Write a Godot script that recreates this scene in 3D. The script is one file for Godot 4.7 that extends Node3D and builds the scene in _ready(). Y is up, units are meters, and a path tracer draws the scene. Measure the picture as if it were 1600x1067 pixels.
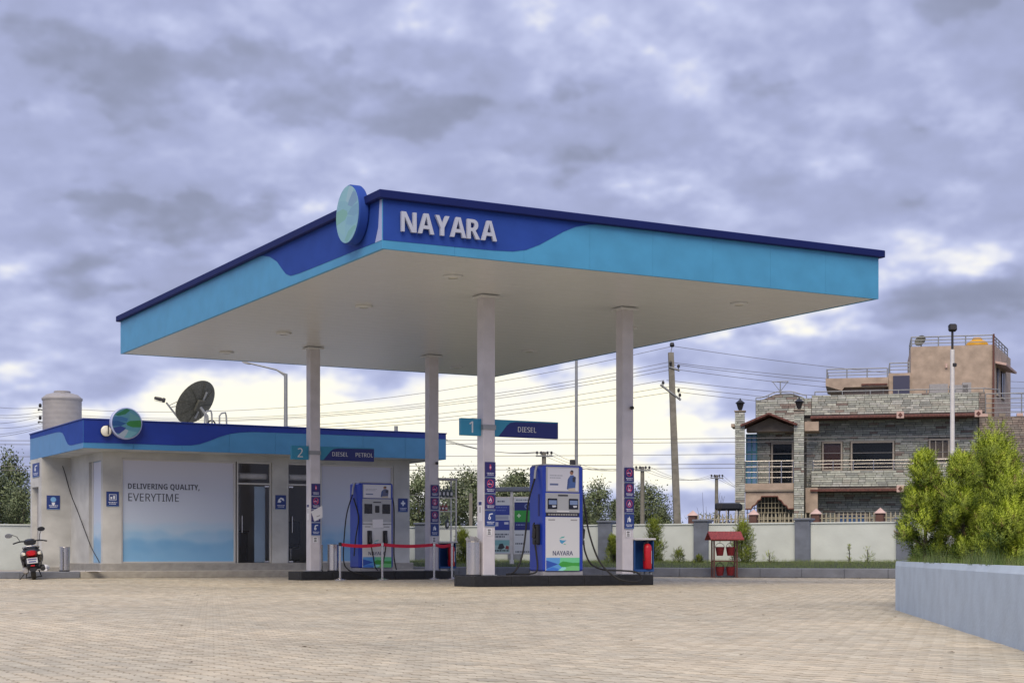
extends Node3D
# Fuel station forecourt under a cloudy sky. Metres, y up; the camera stands at the origin and looks along -z.

const TH := 0.50783                      # the station's grid is turned by this angle
const EYE := 0.66
var M := {}
var used := {}
var cache := {}
var rng := RandomNumberGenerator.new()
var house_bricks: Array = []


class Geo:
	var v := PackedVector3Array()
	var n := PackedVector3Array()
	var uv := PackedVector2Array()
	var c := PackedColorArray()
	var tint := Color.WHITE

	func tri(a: Vector3, b: Vector3, d: Vector3, na: Vector3, nb: Vector3, nd: Vector3, ua := Vector2.ZERO, ub := Vector2.ZERO, ud := Vector2.ZERO) -> void:
		var f := (b - a).cross(d - a)
		if f.dot(na + nb + nd) > 0.0:     # front faces run clockwise
			v.append(a); v.append(d); v.append(b)
			n.append(na); n.append(nd); n.append(nb)
			uv.append(ua); uv.append(ud); uv.append(ub)
		else:
			v.append(a); v.append(b); v.append(d)
			n.append(na); n.append(nb); n.append(nd)
			uv.append(ua); uv.append(ub); uv.append(ud)
		c.append(tint); c.append(tint); c.append(tint)

	func poly(p: Array, center := Vector3.ZERO) -> void:
		var mid := Vector3.ZERO
		for q in p:
			mid += q
		mid /= p.size()
		var f: Vector3 = ((p[1] - p[0]) as Vector3).cross(p[2] - p[0]).normalized()
		if f.dot(mid - center) < 0.0:
			f = -f
		for i in range(1, p.size() - 1):
			tri(p[0], p[i], p[i + 1], f, f, f)

	func add(m: Mesh, x := Transform3D()) -> void:
		for s in m.get_surface_count():
			var a := m.surface_get_arrays(s)
			var vs: PackedVector3Array = a[Mesh.ARRAY_VERTEX]
			var ns: PackedVector3Array = a[Mesh.ARRAY_NORMAL]
			var us: PackedVector2Array = a[Mesh.ARRAY_TEX_UV] if a[Mesh.ARRAY_TEX_UV] != null else PackedVector2Array()
			var ix: PackedInt32Array = a[Mesh.ARRAY_INDEX] if a[Mesh.ARRAY_INDEX] != null else PackedInt32Array(range(vs.size()))
			var nb := x.basis.inverse().transposed()
			for k in ix:
				v.append(x * vs[k])
				n.append((nb * ns[k]).normalized())
				uv.append(us[k] if us.size() > k else Vector2.ZERO)
				c.append(tint)

	func mesh() -> ArrayMesh:
		var a := []
		a.resize(Mesh.ARRAY_MAX)
		a[Mesh.ARRAY_VERTEX] = v
		a[Mesh.ARRAY_NORMAL] = n
		a[Mesh.ARRAY_TEX_UV] = uv
		a[Mesh.ARRAY_COLOR] = c
		var m := ArrayMesh.new()
		m.add_surface_from_arrays(Mesh.PRIMITIVE_TRIANGLES, a)
		return m


# ---------------------------------------------------------------- shapes
func box(sx: float, sy: float, sz: float, b := 0.0) -> ArrayMesh:
	var key := "b%.4f_%.4f_%.4f_%.4f" % [sx, sy, sz, b]
	if cache.has(key):
		return cache[key]
	var g := Geo.new()
	var h := Vector3(sx, sy, sz) / 2.0
	var b3 := minf(b, minf(h.x, minf(h.y, h.z)) * 0.9)
	var ax := [Vector3.RIGHT, Vector3.UP, Vector3.BACK]
	for i in 3:
		var j := (i + 1) % 3
		var k := (i + 2) % 3
		for s in [-1.0, 1.0]:
			var q := []
			for t in [[-1, -1], [1, -1], [1, 1], [-1, 1]]:
				q.append(ax[i] * h[i] * s + ax[j] * (h[j] - b3) * t[0] + ax[k] * (h[k] - b3) * t[1])
			g.poly(q)
			if b3 > 0.0:
				for t in [-1.0, 1.0]:   # the edges along axis k
					g.poly([
						ax[i] * h[i] * s + ax[j] * (h[j] - b3) * t - ax[k] * (h[k] - b3), ax[i] * h[i] * s + ax[j] * (h[j] - b3) * t + ax[k] * (h[k] - b3),
						ax[i] * (h[i] - b3) * s + ax[j] * h[j] * t + ax[k] * (h[k] - b3), ax[i] * (h[i] - b3) * s + ax[j] * h[j] * t - ax[k] * (h[k] - b3)])
	if b3 > 0.0:
		for x in [-1.0, 1.0]:
			for y in [-1.0, 1.0]:
				for z in [-1.0, 1.0]:
					g.poly([Vector3(x * h.x, y * (h.y - b3), z * (h.z - b3)), Vector3(x * (h.x - b3), y * h.y, z * (h.z - b3)), Vector3(x * (h.x - b3), y * (h.y - b3), z * h.z)])
	cache[key] = g.mesh()
	return cache[key]


func lathe(profile: Array, seg := 16, smooth := false) -> ArrayMesh:
	var g := Geo.new()
	var count := profile.size()
	var nr := []
	for i in count - 1:
		nr.append(Vector2(profile[i + 1][1] - profile[i][1], -(profile[i + 1][0] - profile[i][0])).normalized())
	for i in count - 1:
		var n0: Vector2 = nr[i]
		var n1: Vector2 = nr[i]
		if smooth:
			n0 = (nr[maxi(i - 1, 0)] + nr[i]).normalized()
			n1 = (nr[mini(i + 1, count - 2)] + nr[i]).normalized()
		for k in seg:
			var a := TAU * k / seg
			var b := TAU * (k + 1) / seg
			var da := Vector3(cos(a), 0, sin(a))
			var db := Vector3(cos(b), 0, sin(b))
			var u := Vector3.UP
			var p0: Vector3 = da * profile[i][0] + u * profile[i][1]
			var p1: Vector3 = db * profile[i][0] + u * profile[i][1]
			var p2: Vector3 = db * profile[i + 1][0] + u * profile[i + 1][1]
			var p3: Vector3 = da * profile[i + 1][0] + u * profile[i + 1][1]
			var na := da * n0.x + u * n0.y
			var nb := db * n0.x + u * n0.y
			var nc := db * n1.x + u * n1.y
			var nd := da * n1.x + u * n1.y
			if profile[i + 1][0] > 0.0:
				g.tri(p0, p2, p3, na, nc, nd)
			if profile[i][0] > 0.0:
				g.tri(p0, p1, p2, na, nb, nc)
	return g.mesh()


func cyl(r: float, h: float, seg := 14, b := 0.0, r2 := -1.0) -> ArrayMesh:   # stands on y = 0
	var t := r if r2 < 0.0 else r2
	if b > 0.0:
		return lathe([[0.0, 0.0], [r - b, 0.0], [r, b], [t, h - b], [t - b, h], [0.0, h]], seg)
	return lathe([[0.0, 0.0], [r, 0.0], [t, h], [0.0, h]], seg)


func tube(p: Array, r: float, seg := 6, r_end := -1.0) -> ArrayMesh:
	var g := Geo.new()
	var rings := []
	var side := Vector3.ZERO
	for i in p.size():
		var d: Vector3 = ((p[mini(i + 1, p.size() - 1)] - p[maxi(i - 1, 0)]) as Vector3).normalized()
		if side == Vector3.ZERO:
			side = d.cross(Vector3.UP if absf(d.y) < 0.9 else Vector3.RIGHT).normalized()
		side = (side - d * side.dot(d)).normalized()
		var up := d.cross(side)
		var rr := r if r_end < 0.0 else lerpf(r, r_end, float(i) / (p.size() - 1))
		var ring := []
		for k in seg:
			var a := TAU * k / seg
			ring.append([p[i] + (side * cos(a) + up * sin(a)) * rr, side * cos(a) + up * sin(a)])
		rings.append(ring)
	for i in p.size() - 1:
		for k in seg:
			var a = rings[i][k]
			var b = rings[i][(k + 1) % seg]
			var d = rings[i + 1][(k + 1) % seg]
			var e = rings[i + 1][k]
			g.tri(a[0], b[0], d[0], a[1], b[1], d[1])
			g.tri(a[0], d[0], e[0], a[1], d[1], e[1])
	for end in [0, p.size() - 1]:
		var q := []
		for k in seg:
			q.append(rings[end][k][0])
		g.poly(q, p[1] if end == 0 else p[p.size() - 2])
	return g.mesh()


func smooth_path(p: Array, steps := 8) -> Array:
	var out := []
	for i in p.size() - 1:
		var a: Vector3 = p[maxi(i - 1, 0)]
		var d: Vector3 = p[mini(i + 2, p.size() - 1)]
		for k in steps:
			out.append((p[i] as Vector3).cubic_interpolate(p[i + 1], a, d, float(k) / steps))
	out.append(p[p.size() - 1])
	return out


func prism(pts: Array, z0: float, z1: float, uv_box := Rect2()) -> ArrayMesh:   # an outline in x and y, pushed from z0 to z1
	var g := Geo.new()
	var pv := PackedVector2Array(pts)
	var ix := Geometry2D.triangulate_polygon(pv)
	for s in 2:
		var z := z0 if s == 0 else z1
		var nn := Vector3.FORWARD if s == 0 else Vector3.BACK
		if z0 > z1:
			nn = -nn
		for t in range(0, ix.size(), 3):
			var q := []
			var w := []
			for k in 3:
				var e := pv[ix[t + k]]
				q.append(Vector3(e.x, e.y, z))
				w.append(Vector2((e.x - uv_box.position.x) / uv_box.size.x, 1.0 - (e.y - uv_box.position.y) / uv_box.size.y) if uv_box.has_area() else e)
			g.tri(q[0], q[1], q[2], nn, nn, nn, w[0], w[1], w[2])
	var turn := -1.0 if Geometry2D.is_polygon_clockwise(pv) else 1.0
	for i in pv.size():
		var a := pv[i]
		var b := pv[(i + 1) % pv.size()]
		var d := (b - a).normalized()
		var nn := Vector3(d.y, -d.x, 0) * turn
		g.tri(Vector3(a.x, a.y, z0), Vector3(b.x, b.y, z0), Vector3(b.x, b.y, z1), nn, nn, nn)
		g.tri(Vector3(a.x, a.y, z0), Vector3(b.x, b.y, z1), Vector3(a.x, a.y, z1), nn, nn, nn)
	return g.mesh()


func circle(r: float, seg := 32, at := Vector2.ZERO) -> Array:
	var p := []
	for k in seg:
		p.append(at + Vector2(cos(TAU * k / seg), sin(TAU * k / seg)) * r)
	return p


func joined(list: Array) -> ArrayMesh:
	var g := Geo.new()
	for e in list:
		var x := Transform3D()
		if e.size() > 1:
			x = Transform3D(Basis(), e[1]) if e[1] is Vector3 else e[1]
		if e.size() > 2:
			g.tint = e[2]
		g.add(e[0], x)
	return g.mesh()


func turned(at: Vector3, deg := Vector3.ZERO, scale := Vector3.ONE) -> Transform3D:
	return Transform3D(Basis.from_euler(deg * PI / 180.0) * Basis.from_scale(scale), at)


func bar(a: Vector3, b: Vector3, r: float, seg := 6) -> ArrayMesh:
	return tube([a, b], r, seg)


func lettering(s: String, cap: float, depth: float, bold := false) -> TextMesh:
	var f := SystemFont.new()
	f.font_names = PackedStringArray(["Droid Sans"])
	f.font_weight = 700 if bold else 400
	var t := TextMesh.new()
	t.text = s
	t.font = f
	t.font_size = 64
	t.pixel_size = cap / (0.714 * 64.0)
	t.depth = depth
	t.curve_step = 1.0
	return t


func word(s: String, cap: float, depth: float, bold := false, wide := 1.0) -> ArrayMesh:      # lettering, its middle on the origin
	var m := lettering(s, cap, depth, bold)
	var c := m.get_aabb().get_center()
	return joined([[m, turned(-c * Vector3(wide, 1, 1), Vector3.ZERO, Vector3(wide, 1, 1))]])


# ---------------------------------------------------------------- things and parts
func numbered(n: String) -> String:
	used[n] = used.get(n, -1) + 1
	return n if used[n] == 0 else "%s_%03d" % [n, used[n]]


func tag(o: Node3D, label: String, category: String, group := "", kind := "") -> void:
	o.set_meta("label", label)
	if category:
		o.set_meta("category", category)
	if group:
		o.set_meta("group", group)
	if kind:
		o.set_meta("kind", kind)


func thing(called: String, label: String, category: String, at := Vector3.ZERO, yaw := 0.0, group := "") -> Node3D:
	var o := Node3D.new()
	o.name = numbered(called)
	add_child(o, true)
	o.position = at
	o.rotation.y = yaw
	tag(o, label, category, group)
	return o


func single(called: String, m: Mesh, mat: Material, label: String, category: String, at := Vector3.ZERO, yaw := 0.0, group := "", kind := "") -> MeshInstance3D:
	var o := MeshInstance3D.new()
	o.name = numbered(called)
	o.mesh = m
	o.material_override = mat
	add_child(o, true)
	o.position = at
	o.rotation.y = yaw
	tag(o, label, category, group, kind)
	return o


func part(parent: Node3D, called: String, m: Mesh, mat: Material, at := Vector3.ZERO, deg := Vector3.ZERO, label := "") -> MeshInstance3D:
	var o := MeshInstance3D.new()
	o.name = called
	o.mesh = m
	o.material_override = mat
	parent.add_child(o, true)
	o.position = at
	o.rotation_degrees = deg
	if label:
		o.set_meta("label", label)
	return o


func copy_of(o: Node3D, label: String, at: Vector3, yaw: float) -> Node3D:
	var d: Node3D = o.duplicate()
	var base := String(o.name)
	d.name = numbered(base)
	add_child(d, true)
	d.position = at
	d.rotation.y = yaw
	d.set_meta("label", label)
	return d


func sp(u: float, v: float, y := 0.0) -> Vector3:      # the canopy's grid: u along its front, v away from the road
	return Vector3(-2.251 + 0.87381 * u - 0.48627 * v, y, -(27.69 + 0.48627 * u + 0.87381 * v))


func kp(u: float, v: float, y := 0.0) -> Vector3:      # the kiosk's grid
	return Vector3(-11.82 + 0.87381 * u - 0.48627 * v, y, -(44.0 + 0.48627 * u + 0.87381 * v))


# ---------------------------------------------------------------- materials
func lin(r: float, g: float, b: float, a := 1.0) -> Color:
	var c := Color(r, g, b).linear_to_srgb()
	c.a = a
	return c


func noise_tex(freq: float, seed_no: int, lo: float, hi: float, size := 512, octaves := 5, normal := false, strength := 4.0) -> NoiseTexture2D:
	var f := FastNoiseLite.new()
	f.noise_type = FastNoiseLite.TYPE_SIMPLEX_SMOOTH
	f.frequency = freq
	f.fractal_octaves = octaves
	f.seed = seed_no
	var t := NoiseTexture2D.new()
	t.width = size
	t.height = size
	t.seamless = true
	t.noise = f
	if normal:
		t.as_normal_map = true
		t.bump_strength = strength
	else:
		var gr := Gradient.new()
		gr.set_color(0, Color(lo, lo, lo))
		gr.set_color(1, Color(hi, hi, hi))
		t.color_ramp = gr
	return t


func mat(called: String, c: Color, rough := 0.6, metal := 0.0, mottle := "", scale := 0.5, bump := 0.0) -> StandardMaterial3D:
	var m := StandardMaterial3D.new()
	m.resource_name = called
	m.albedo_color = c
	m.roughness = rough
	m.metallic = metal
	if mottle:
		m.albedo_texture = M["tex_" + mottle]
		m.uv1_triplanar = true
		m.uv1_world_triplanar = true
		m.uv1_scale = Vector3.ONE * scale
		if bump > 0.0:
			m.normal_enabled = true
			m.normal_texture = M["tex_grain"]
			m.normal_scale = bump
	M[called] = m
	return m


func print_mat(im: Image, rough := 0.45) -> StandardMaterial3D:
	var m := StandardMaterial3D.new()
	im.generate_mipmaps()
	m.albedo_texture = ImageTexture.create_from_image(im)
	m.roughness = rough
	m.texture_repeat = false
	return m


func make_materials() -> void:
	M.tex_soft = noise_tex(0.008, 11, 0.90, 1.0)
	M.tex_dirty = noise_tex(0.012, 23, 0.80, 1.0, 512, 6)
	M.tex_blotch = noise_tex(0.02, 37, 0.5, 1.0, 512, 5)
	M.tex_grain = noise_tex(0.09, 5, 0, 1, 512, 4, true, 3.0)
	mat("fascia_blue", lin(0.075, 0.345, 0.62), 0.45, 0.0, "soft", 0.35)
	mat("royal_blue", lin(0.026, 0.075, 0.38), 0.65, 0.0, "soft", 0.4).metallic_specular = 0.3
	mat("kiosk_light_blue", lin(0.065, 0.25, 0.52), 0.35, 0.0, "soft", 0.35)
	mat("kiosk_royal_blue", lin(0.012, 0.04, 0.32), 0.35, 0.0, "soft", 0.4)
	mat("pale_lilac", lin(0.40, 0.46, 0.72), 0.35)
	mat("trim_navy", lin(0.010, 0.02, 0.13), 0.6, 0.0, "soft", 0.5).metallic_specular = 0.3
	mat("soffit", lin(0.61, 0.625, 0.65), 0.28)
	mat("column_white", lin(0.68, 0.66, 0.71), 0.3, 0.0, "soft", 0.6, 0.06)
	mat("white_paint", lin(0.72, 0.72, 0.74), 0.5, 0.0, "soft", 0.8)
	mat("letter_white", lin(0.44, 0.48, 0.60), 0.5)
	mat("grey_plastic", lin(0.38, 0.38, 0.40), 0.5, 0.0, "soft", 1.5)
	mat("lamp_glass", lin(0.75, 0.74, 0.66), 0.25)
	mat("black_kerb", lin(0.022, 0.024, 0.028), 0.55, 0.0, "blotch", 0.9, 0.3)
	mat("island_concrete", lin(0.30, 0.30, 0.31), 0.8, 0.0, "dirty", 0.7, 0.3)
	mat("wall_plaster", lin(0.65, 0.66, 0.65), 0.75, 0.0, "dirty", 0.16, 0.1)
	mat("plinth", lin(0.42, 0.41, 0.39), 0.8, 0.0, "dirty", 0.5, 0.3)
	mat("step_concrete", lin(0.44, 0.42, 0.38), 0.85, 0.0, "dirty", 0.6, 0.3)
	mat("aluminium", lin(0.62, 0.61, 0.58), 0.4, 0.35)
	mat("steel", lin(0.60, 0.58, 0.56), 0.25, 1.0)
	mat("dark_metal", lin(0.03, 0.03, 0.035), 0.45, 0.2)
	mat("galvanised", lin(0.34, 0.36, 0.38), 0.5, 0.4, "soft", 1.0)
	mat("rubber", lin(0.012, 0.012, 0.013), 0.6)
	mat("black_plastic", lin(0.015, 0.016, 0.02), 0.35)
	mat("pump_blue", lin(0.015, 0.05, 0.42), 0.28)
	mat("pump_white", lin(0.64, 0.66, 0.69), 0.3)
	mat("pump_grey", lin(0.40, 0.42, 0.45), 0.4)
	mat("navy", lin(0.012, 0.02, 0.16), 0.4)
	mat("number_blue", lin(0.03, 0.25, 0.42), 0.4)
	mat("cabinet_blue", lin(0.02, 0.09, 0.30), 0.45, 0.0, "soft", 1.5)
	mat("red_enamel", lin(0.55, 0.012, 0.025), 0.3)
	mat("bucket_red", lin(0.34, 0.012, 0.02), 0.5, 0.0, "blotch", 2.0)
	mat("stand_red", lin(0.52, 0.08, 0.075), 0.6, 0.0, "blotch", 1.5)
	mat("stand_brown", lin(0.13, 0.05, 0.04), 0.6)
	mat("belt_red", lin(0.60, 0.012, 0.05), 0.7)
	mat("paper", lin(0.74, 0.75, 0.80), 0.8)
	mat("dish_grey", lin(0.19, 0.195, 0.16), 0.7, 0.0, "blotch", 1.3)
	mat("tank_plastic", lin(0.36, 0.355, 0.37), 0.6, 0.0, "soft", 0.7)
	mat("wall_white", lin(0.67, 0.73, 0.72), 0.8, 0.0, "soft", 0.25, 0.1)
	mat("wall_blue_grey", lin(0.20, 0.23, 0.30), 0.8, 0.0, "dirty", 0.4, 0.2)
	mat("kerb_blue_grey", lin(0.22, 0.24, 0.29), 0.8, 0.0, "dirty", 0.3, 0.3)
	mat("planter_blue", lin(0.52, 0.62, 0.71), 0.75, 0.0, "soft", 0.5, 0.2)
	mat("soil", lin(0.09, 0.07, 0.045), 0.95, 0.0, "blotch", 1.0)
	mat("earth", lin(0.10, 0.11, 0.05), 0.95, 0.0, "dirty", 0.05)
	mat("lawn_soil", lin(0.055, 0.085, 0.025), 0.95, 0.0, "blotch", 0.8)
	mat("bedding", lin(0.045, 0.036, 0.026), 0.95, 0.0, "dirty", 0.7)
	mat("pole_concrete", lin(0.26, 0.25, 0.22), 0.85, 0.0, "dirty", 0.4)
	mat("wire", lin(0.19, 0.185, 0.19), 0.6)
	mat("house_beige", lin(0.53, 0.425, 0.345), 0.8, 0.0, "dirty", 0.3, 0.2)
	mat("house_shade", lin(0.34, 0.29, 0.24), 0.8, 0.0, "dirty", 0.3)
	mat("mortar", lin(0.13, 0.127, 0.12), 0.9, 0.0, "dirty", 0.6)
	mat("ledge_red", lin(0.24, 0.09, 0.075), 0.7, 0.0, "blotch", 0.8)
	mat("window_frame", lin(0.42, 0.38, 0.33), 0.6)
	mat("curtain_red", lin(0.05, 0.014, 0.014), 0.7)
	mat("curtain_brown", lin(0.13, 0.10, 0.075), 0.8)
	mat("shutter_violet", lin(0.05, 0.055, 0.11), 0.5)
	mat("pillar_brown", lin(0.17, 0.09, 0.075), 0.8, 0.0, "dirty", 0.8)
	mat("cap_pink", lin(0.58, 0.42, 0.38), 0.7)
	mat("picket_cream", lin(0.40, 0.37, 0.27), 0.6)
	mat("tank_yellow", lin(0.62, 0.33, 0.02), 0.5)
	mat("teal_frame", lin(0.05, 0.22, 0.26), 0.5)
	mat("interior", lin(0.38, 0.34, 0.33), 0.85)
	mat("interior_floor", lin(0.09, 0.085, 0.08), 0.5)
	mat("wood_dark", lin(0.05, 0.03, 0.022), 0.5)
	mat("dark_screen", lin(0.012, 0.012, 0.016), 0.25)
	mat("bottle_dark", lin(0.04, 0.05, 0.055), 0.3)
	mat("bottle_red", lin(0.34, 0.02, 0.015), 0.35)
	mat("bark", lin(0.13, 0.11, 0.09), 0.9, 0.0, "blotch", 1.5)
	mat("pale_bark", lin(0.34, 0.30, 0.25), 0.85, 0.0, "blotch", 1.2)
	mat("tarpaulin", lin(0.014, 0.018, 0.03), 0.8)
	mat("litter", lin(0.10, 0.065, 0.035), 0.9)
	mat("film_blue", lin(0.30, 0.42, 0.58), 0.3)
	mat("body_grey", lin(0.035, 0.035, 0.04), 0.25)
	mat("tail_red", lin(0.50, 0.006, 0.012), 0.15)
	mat("chrome", lin(0.7, 0.7, 0.7), 0.12, 1.0)
	for e in [["glass", 0.05, lin(0.10, 0.12, 0.12)], ["cabinet_glass", 0.03, lin(0.4, 0.5, 0.46)], ["mirror_glass", 0.5, lin(0.02, 0.025, 0.03)]]:
		var g := StandardMaterial3D.new()
		g.resource_name = e[0]
		var gc: Color = e[2]
		gc.a = e[1]
		g.albedo_color = gc
		g.roughness = 0.05
		g.metallic_specular = 0.3 if e[0] != "cabinet_glass" else 0.15
		g.transparency = BaseMaterial3D.TRANSPARENCY_ALPHA
		M[e[0]] = g
	for e in ["leaf", "needle", "grass"]:
		var l := StandardMaterial3D.new()
		l.resource_name = e
		l.vertex_color_use_as_albedo = true
		l.roughness = 0.6
		l.backlight_enabled = true
		l.backlight = Color(0.55, 0.55, 0.55)
		M[e] = l
	var pv := StandardMaterial3D.new()
	pv.resource_name = "paver"
	pv.vertex_color_use_as_albedo = true
	pv.albedo_texture = M.tex_soft
	pv.uv1_triplanar = true
	pv.uv1_world_triplanar = true
	pv.uv1_scale = Vector3.ONE * 2.3
	pv.roughness = 0.62
	pv.normal_enabled = true
	pv.normal_texture = M.tex_grain
	pv.normal_scale = 0.5
	M.paver = pv


# ---------------------------------------------------------------- prints
func fill_poly(im: Image, pts: Array, c: Color) -> void:
	var w := im.get_width()
	var h := im.get_height()
	for y in h:
		var xs := []
		var yy := (y + 0.5) / h
		for i in pts.size():
			var a: Vector2 = pts[i]
			var b: Vector2 = pts[(i + 1) % pts.size()]
			if (a.y > yy) != (b.y > yy):
				xs.append(a.x + (yy - a.y) / (b.y - a.y) * (b.x - a.x))
		xs.sort()
		for k in range(0, xs.size() - 1, 2):
			var x0 := clampi(roundi(xs[k] * w), 0, w)
			var x1 := clampi(roundi(xs[k + 1] * w), 0, w)
			if x1 > x0:
				im.fill_rect(Rect2i(x0, y, x1 - x0, 1), c)


func disc(im: Image, cx: float, cy: float, r: float, c: Color, inner := 0.0) -> void:
	var w := im.get_width()
	for y in im.get_height():
		for x in w:
			var d := Vector2(x + 0.5 - cx, y + 0.5 - cy).length()
			if d <= r and d >= inner:
				im.set_pixel(x, y, c)


func stroke(im: Image, pts: Array, r: float, c: Color) -> void:
	for i in pts.size() - 1:
		var a: Vector2 = pts[i]
		var b: Vector2 = pts[i + 1]
		var steps := int(a.distance_to(b) * 2.0) + 1
		for k in steps + 1:
			var p := a.lerp(b, float(k) / steps)
			im.fill_rect(Rect2i(roundi(p.x - r), roundi(p.y - r), maxi(1, roundi(2 * r)), maxi(1, roundi(2 * r))), c)


func text_bars(im: Image, x0: int, x1: int, y: int, h: int, c: Color, seed_no: int) -> void:   # print too small to read
	var r := RandomNumberGenerator.new()
	r.seed = seed_no
	var x := x0
	while x < x1 - 1:
		var w := mini(r.randi_range(3, 9), x1 - x)
		im.fill_rect(Rect2i(x, y, w, h), c)
		x += w + 2


func placard_image(kind: String) -> Image:
	var im := Image.create(64, 76, false, Image.FORMAT_RGB8)
	var info := kind in ["air", "water", "assist", "toilet", "first_aid", "cafe", "hand"]
	im.fill(Color8(38, 62, 130) if info else Color8(46, 42, 108))
	var white := Color8(225, 230, 240)
	var red := Color8(214, 70, 100)
	var k := Color8(222, 180, 205)
	match kind:
		"no_phone":
			im.fill_rect(Rect2i(24, 12, 16, 28), k)
			im.fill_rect(Rect2i(27, 16, 10, 16), Color8(60, 50, 110))
			disc(im, 32, 26, 20, red, 17)
			stroke(im, [Vector2(19, 13), Vector2(45, 39)], 1.5, red)
		"no_smoking":
			im.fill_rect(Rect2i(16, 26, 26, 5), k)
			im.fill_rect(Rect2i(43, 26, 4, 5), red)
			stroke(im, [Vector2(44, 22), Vector2(47, 17), Vector2(43, 13)], 1.2, k)
			disc(im, 32, 26, 20, red, 17)
			stroke(im, [Vector2(19, 13), Vector2(45, 39)], 1.5, red)
		"no_flame":
			fill_poly(im, [Vector2(.5, .14), Vector2(.64, .34), Vector2(.64, .46), Vector2(.5, .53), Vector2(.36, .46), Vector2(.36, .34), Vector2(.45, .3)], k)
			disc(im, 32, 33, 4, Color8(60, 50, 110))
			disc(im, 32, 26, 20, red, 17)
		"engine":
			fill_poly(im, [Vector2(.46, .12), Vector2(.56, .2), Vector2(.6, .36), Vector2(.5, .55), Vector2(.4, .36)], red)
			disc(im, 32, 26, 5, k)
		"hand":
			fill_poly(im, [Vector2(.44, .5), Vector2(.42, .3), Vector2(.5, .12), Vector2(.57, .28), Vector2(.66, .34), Vector2(.64, .54)], white)
			stroke(im, [Vector2(24, 20), Vector2(20, 40)], 2, white)
		"air":
			stroke(im, [Vector2(24, 26), Vector2(28, 16), Vector2(44, 13)], 2.5, white)
			disc(im, 27, 35, 8, white)
			disc(im, 27, 35, 3, Color8(38, 62, 130))
		"water":
			disc(im, 32, 22, 14, Color8(120, 175, 225))
			fill_poly(im, [Vector2(.36, .5), Vector2(.64, .5), Vector2(.58, .7), Vector2(.42, .7)], white)
		"assist":
			stroke(im, [Vector2(14, 14), Vector2(50, 14), Vector2(50, 42), Vector2(14, 42), Vector2(14, 14)], 1.5, white)
			im.fill_rect(Rect2i(20, 26, 10, 12), white)
			im.fill_rect(Rect2i(34, 20, 11, 18), white)
		"cafe":
			fill_poly(im, [Vector2(.2, .52), Vector2(.28, .3), Vector2(.5, .16), Vector2(.78, .22), Vector2(.84, .42), Vector2(.6, .34), Vector2(.5, .52)], white)
			disc(im, 34, 26, 5, Color8(38, 62, 130))
		"first_aid":
			im.fill_rect(Rect2i(27, 12, 10, 30), white)
			im.fill_rect(Rect2i(17, 22, 30, 10), white)
		"toilet":
			disc(im, 24, 16, 4, white)
			disc(im, 41, 16, 4, white)
			im.fill_rect(Rect2i(19, 22, 10, 20), white)
			fill_poly(im, [Vector2(.64, .28), Vector2(.54, .55), Vector2(.74, .55)], white)
	text_bars(im, 10, 56, 53, 4, white, hash(kind))
	text_bars(im, 14, 52, 61, 4, white, hash(kind) + 1)
	im.fill_rect(Rect2i(0, 73, 64, 3), Color8(120, 150, 190))
	return im


func facets(im: Image, y0: float, y1: float) -> void:       # blue and green overlapping leaf shapes across a band
	var s := func(a: Array) -> Array:
		return a.map(func(p): return Vector2(p.x, lerpf(y0, y1, p.y)))
	fill_poly(im, s.call([Vector2(0, 0), Vector2(1, 0), Vector2(1, 1), Vector2(0, 1)]), Color8(92, 158, 222))
	fill_poly(im, s.call([Vector2(.42, .0), Vector2(.75, -.1), Vector2(1, 0), Vector2(1, .45), Vector2(.62, .4), Vector2(.4, .5)]), Color8(110, 205, 150))
	fill_poly(im, s.call([Vector2(.0, .2), Vector2(.2, .36), Vector2(.36, .5), Vector2(.18, .68), Vector2(0, .86)]), Color8(44, 84, 178))
	fill_poly(im, s.call([Vector2(.36, .5), Vector2(.5, .28), Vector2(.62, .32), Vector2(.8, .4), Vector2(1, .38), Vector2(1, .66), Vector2(.78, .62), Vector2(.58, .72), Vector2(.46, .72)]), Color8(62, 158, 64))
	fill_poly(im, s.call([Vector2(.58, .72), Vector2(.78, .62), Vector2(1, .66), Vector2(1, 1), Vector2(.5, 1)]), Color8(118, 200, 128))
	fill_poly(im, s.call([Vector2(.36, 1), Vector2(.47, .74), Vector2(.58, .72), Vector2(.6, .86), Vector2(.5, 1)]), Color8(150, 226, 220))
	fill_poly(im, s.call([Vector2(.0, .9), Vector2(.2, .72), Vector2(.38, .86), Vector2(.34, 1), Vector2(0, 1)]), Color8(62, 120, 214))


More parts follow.
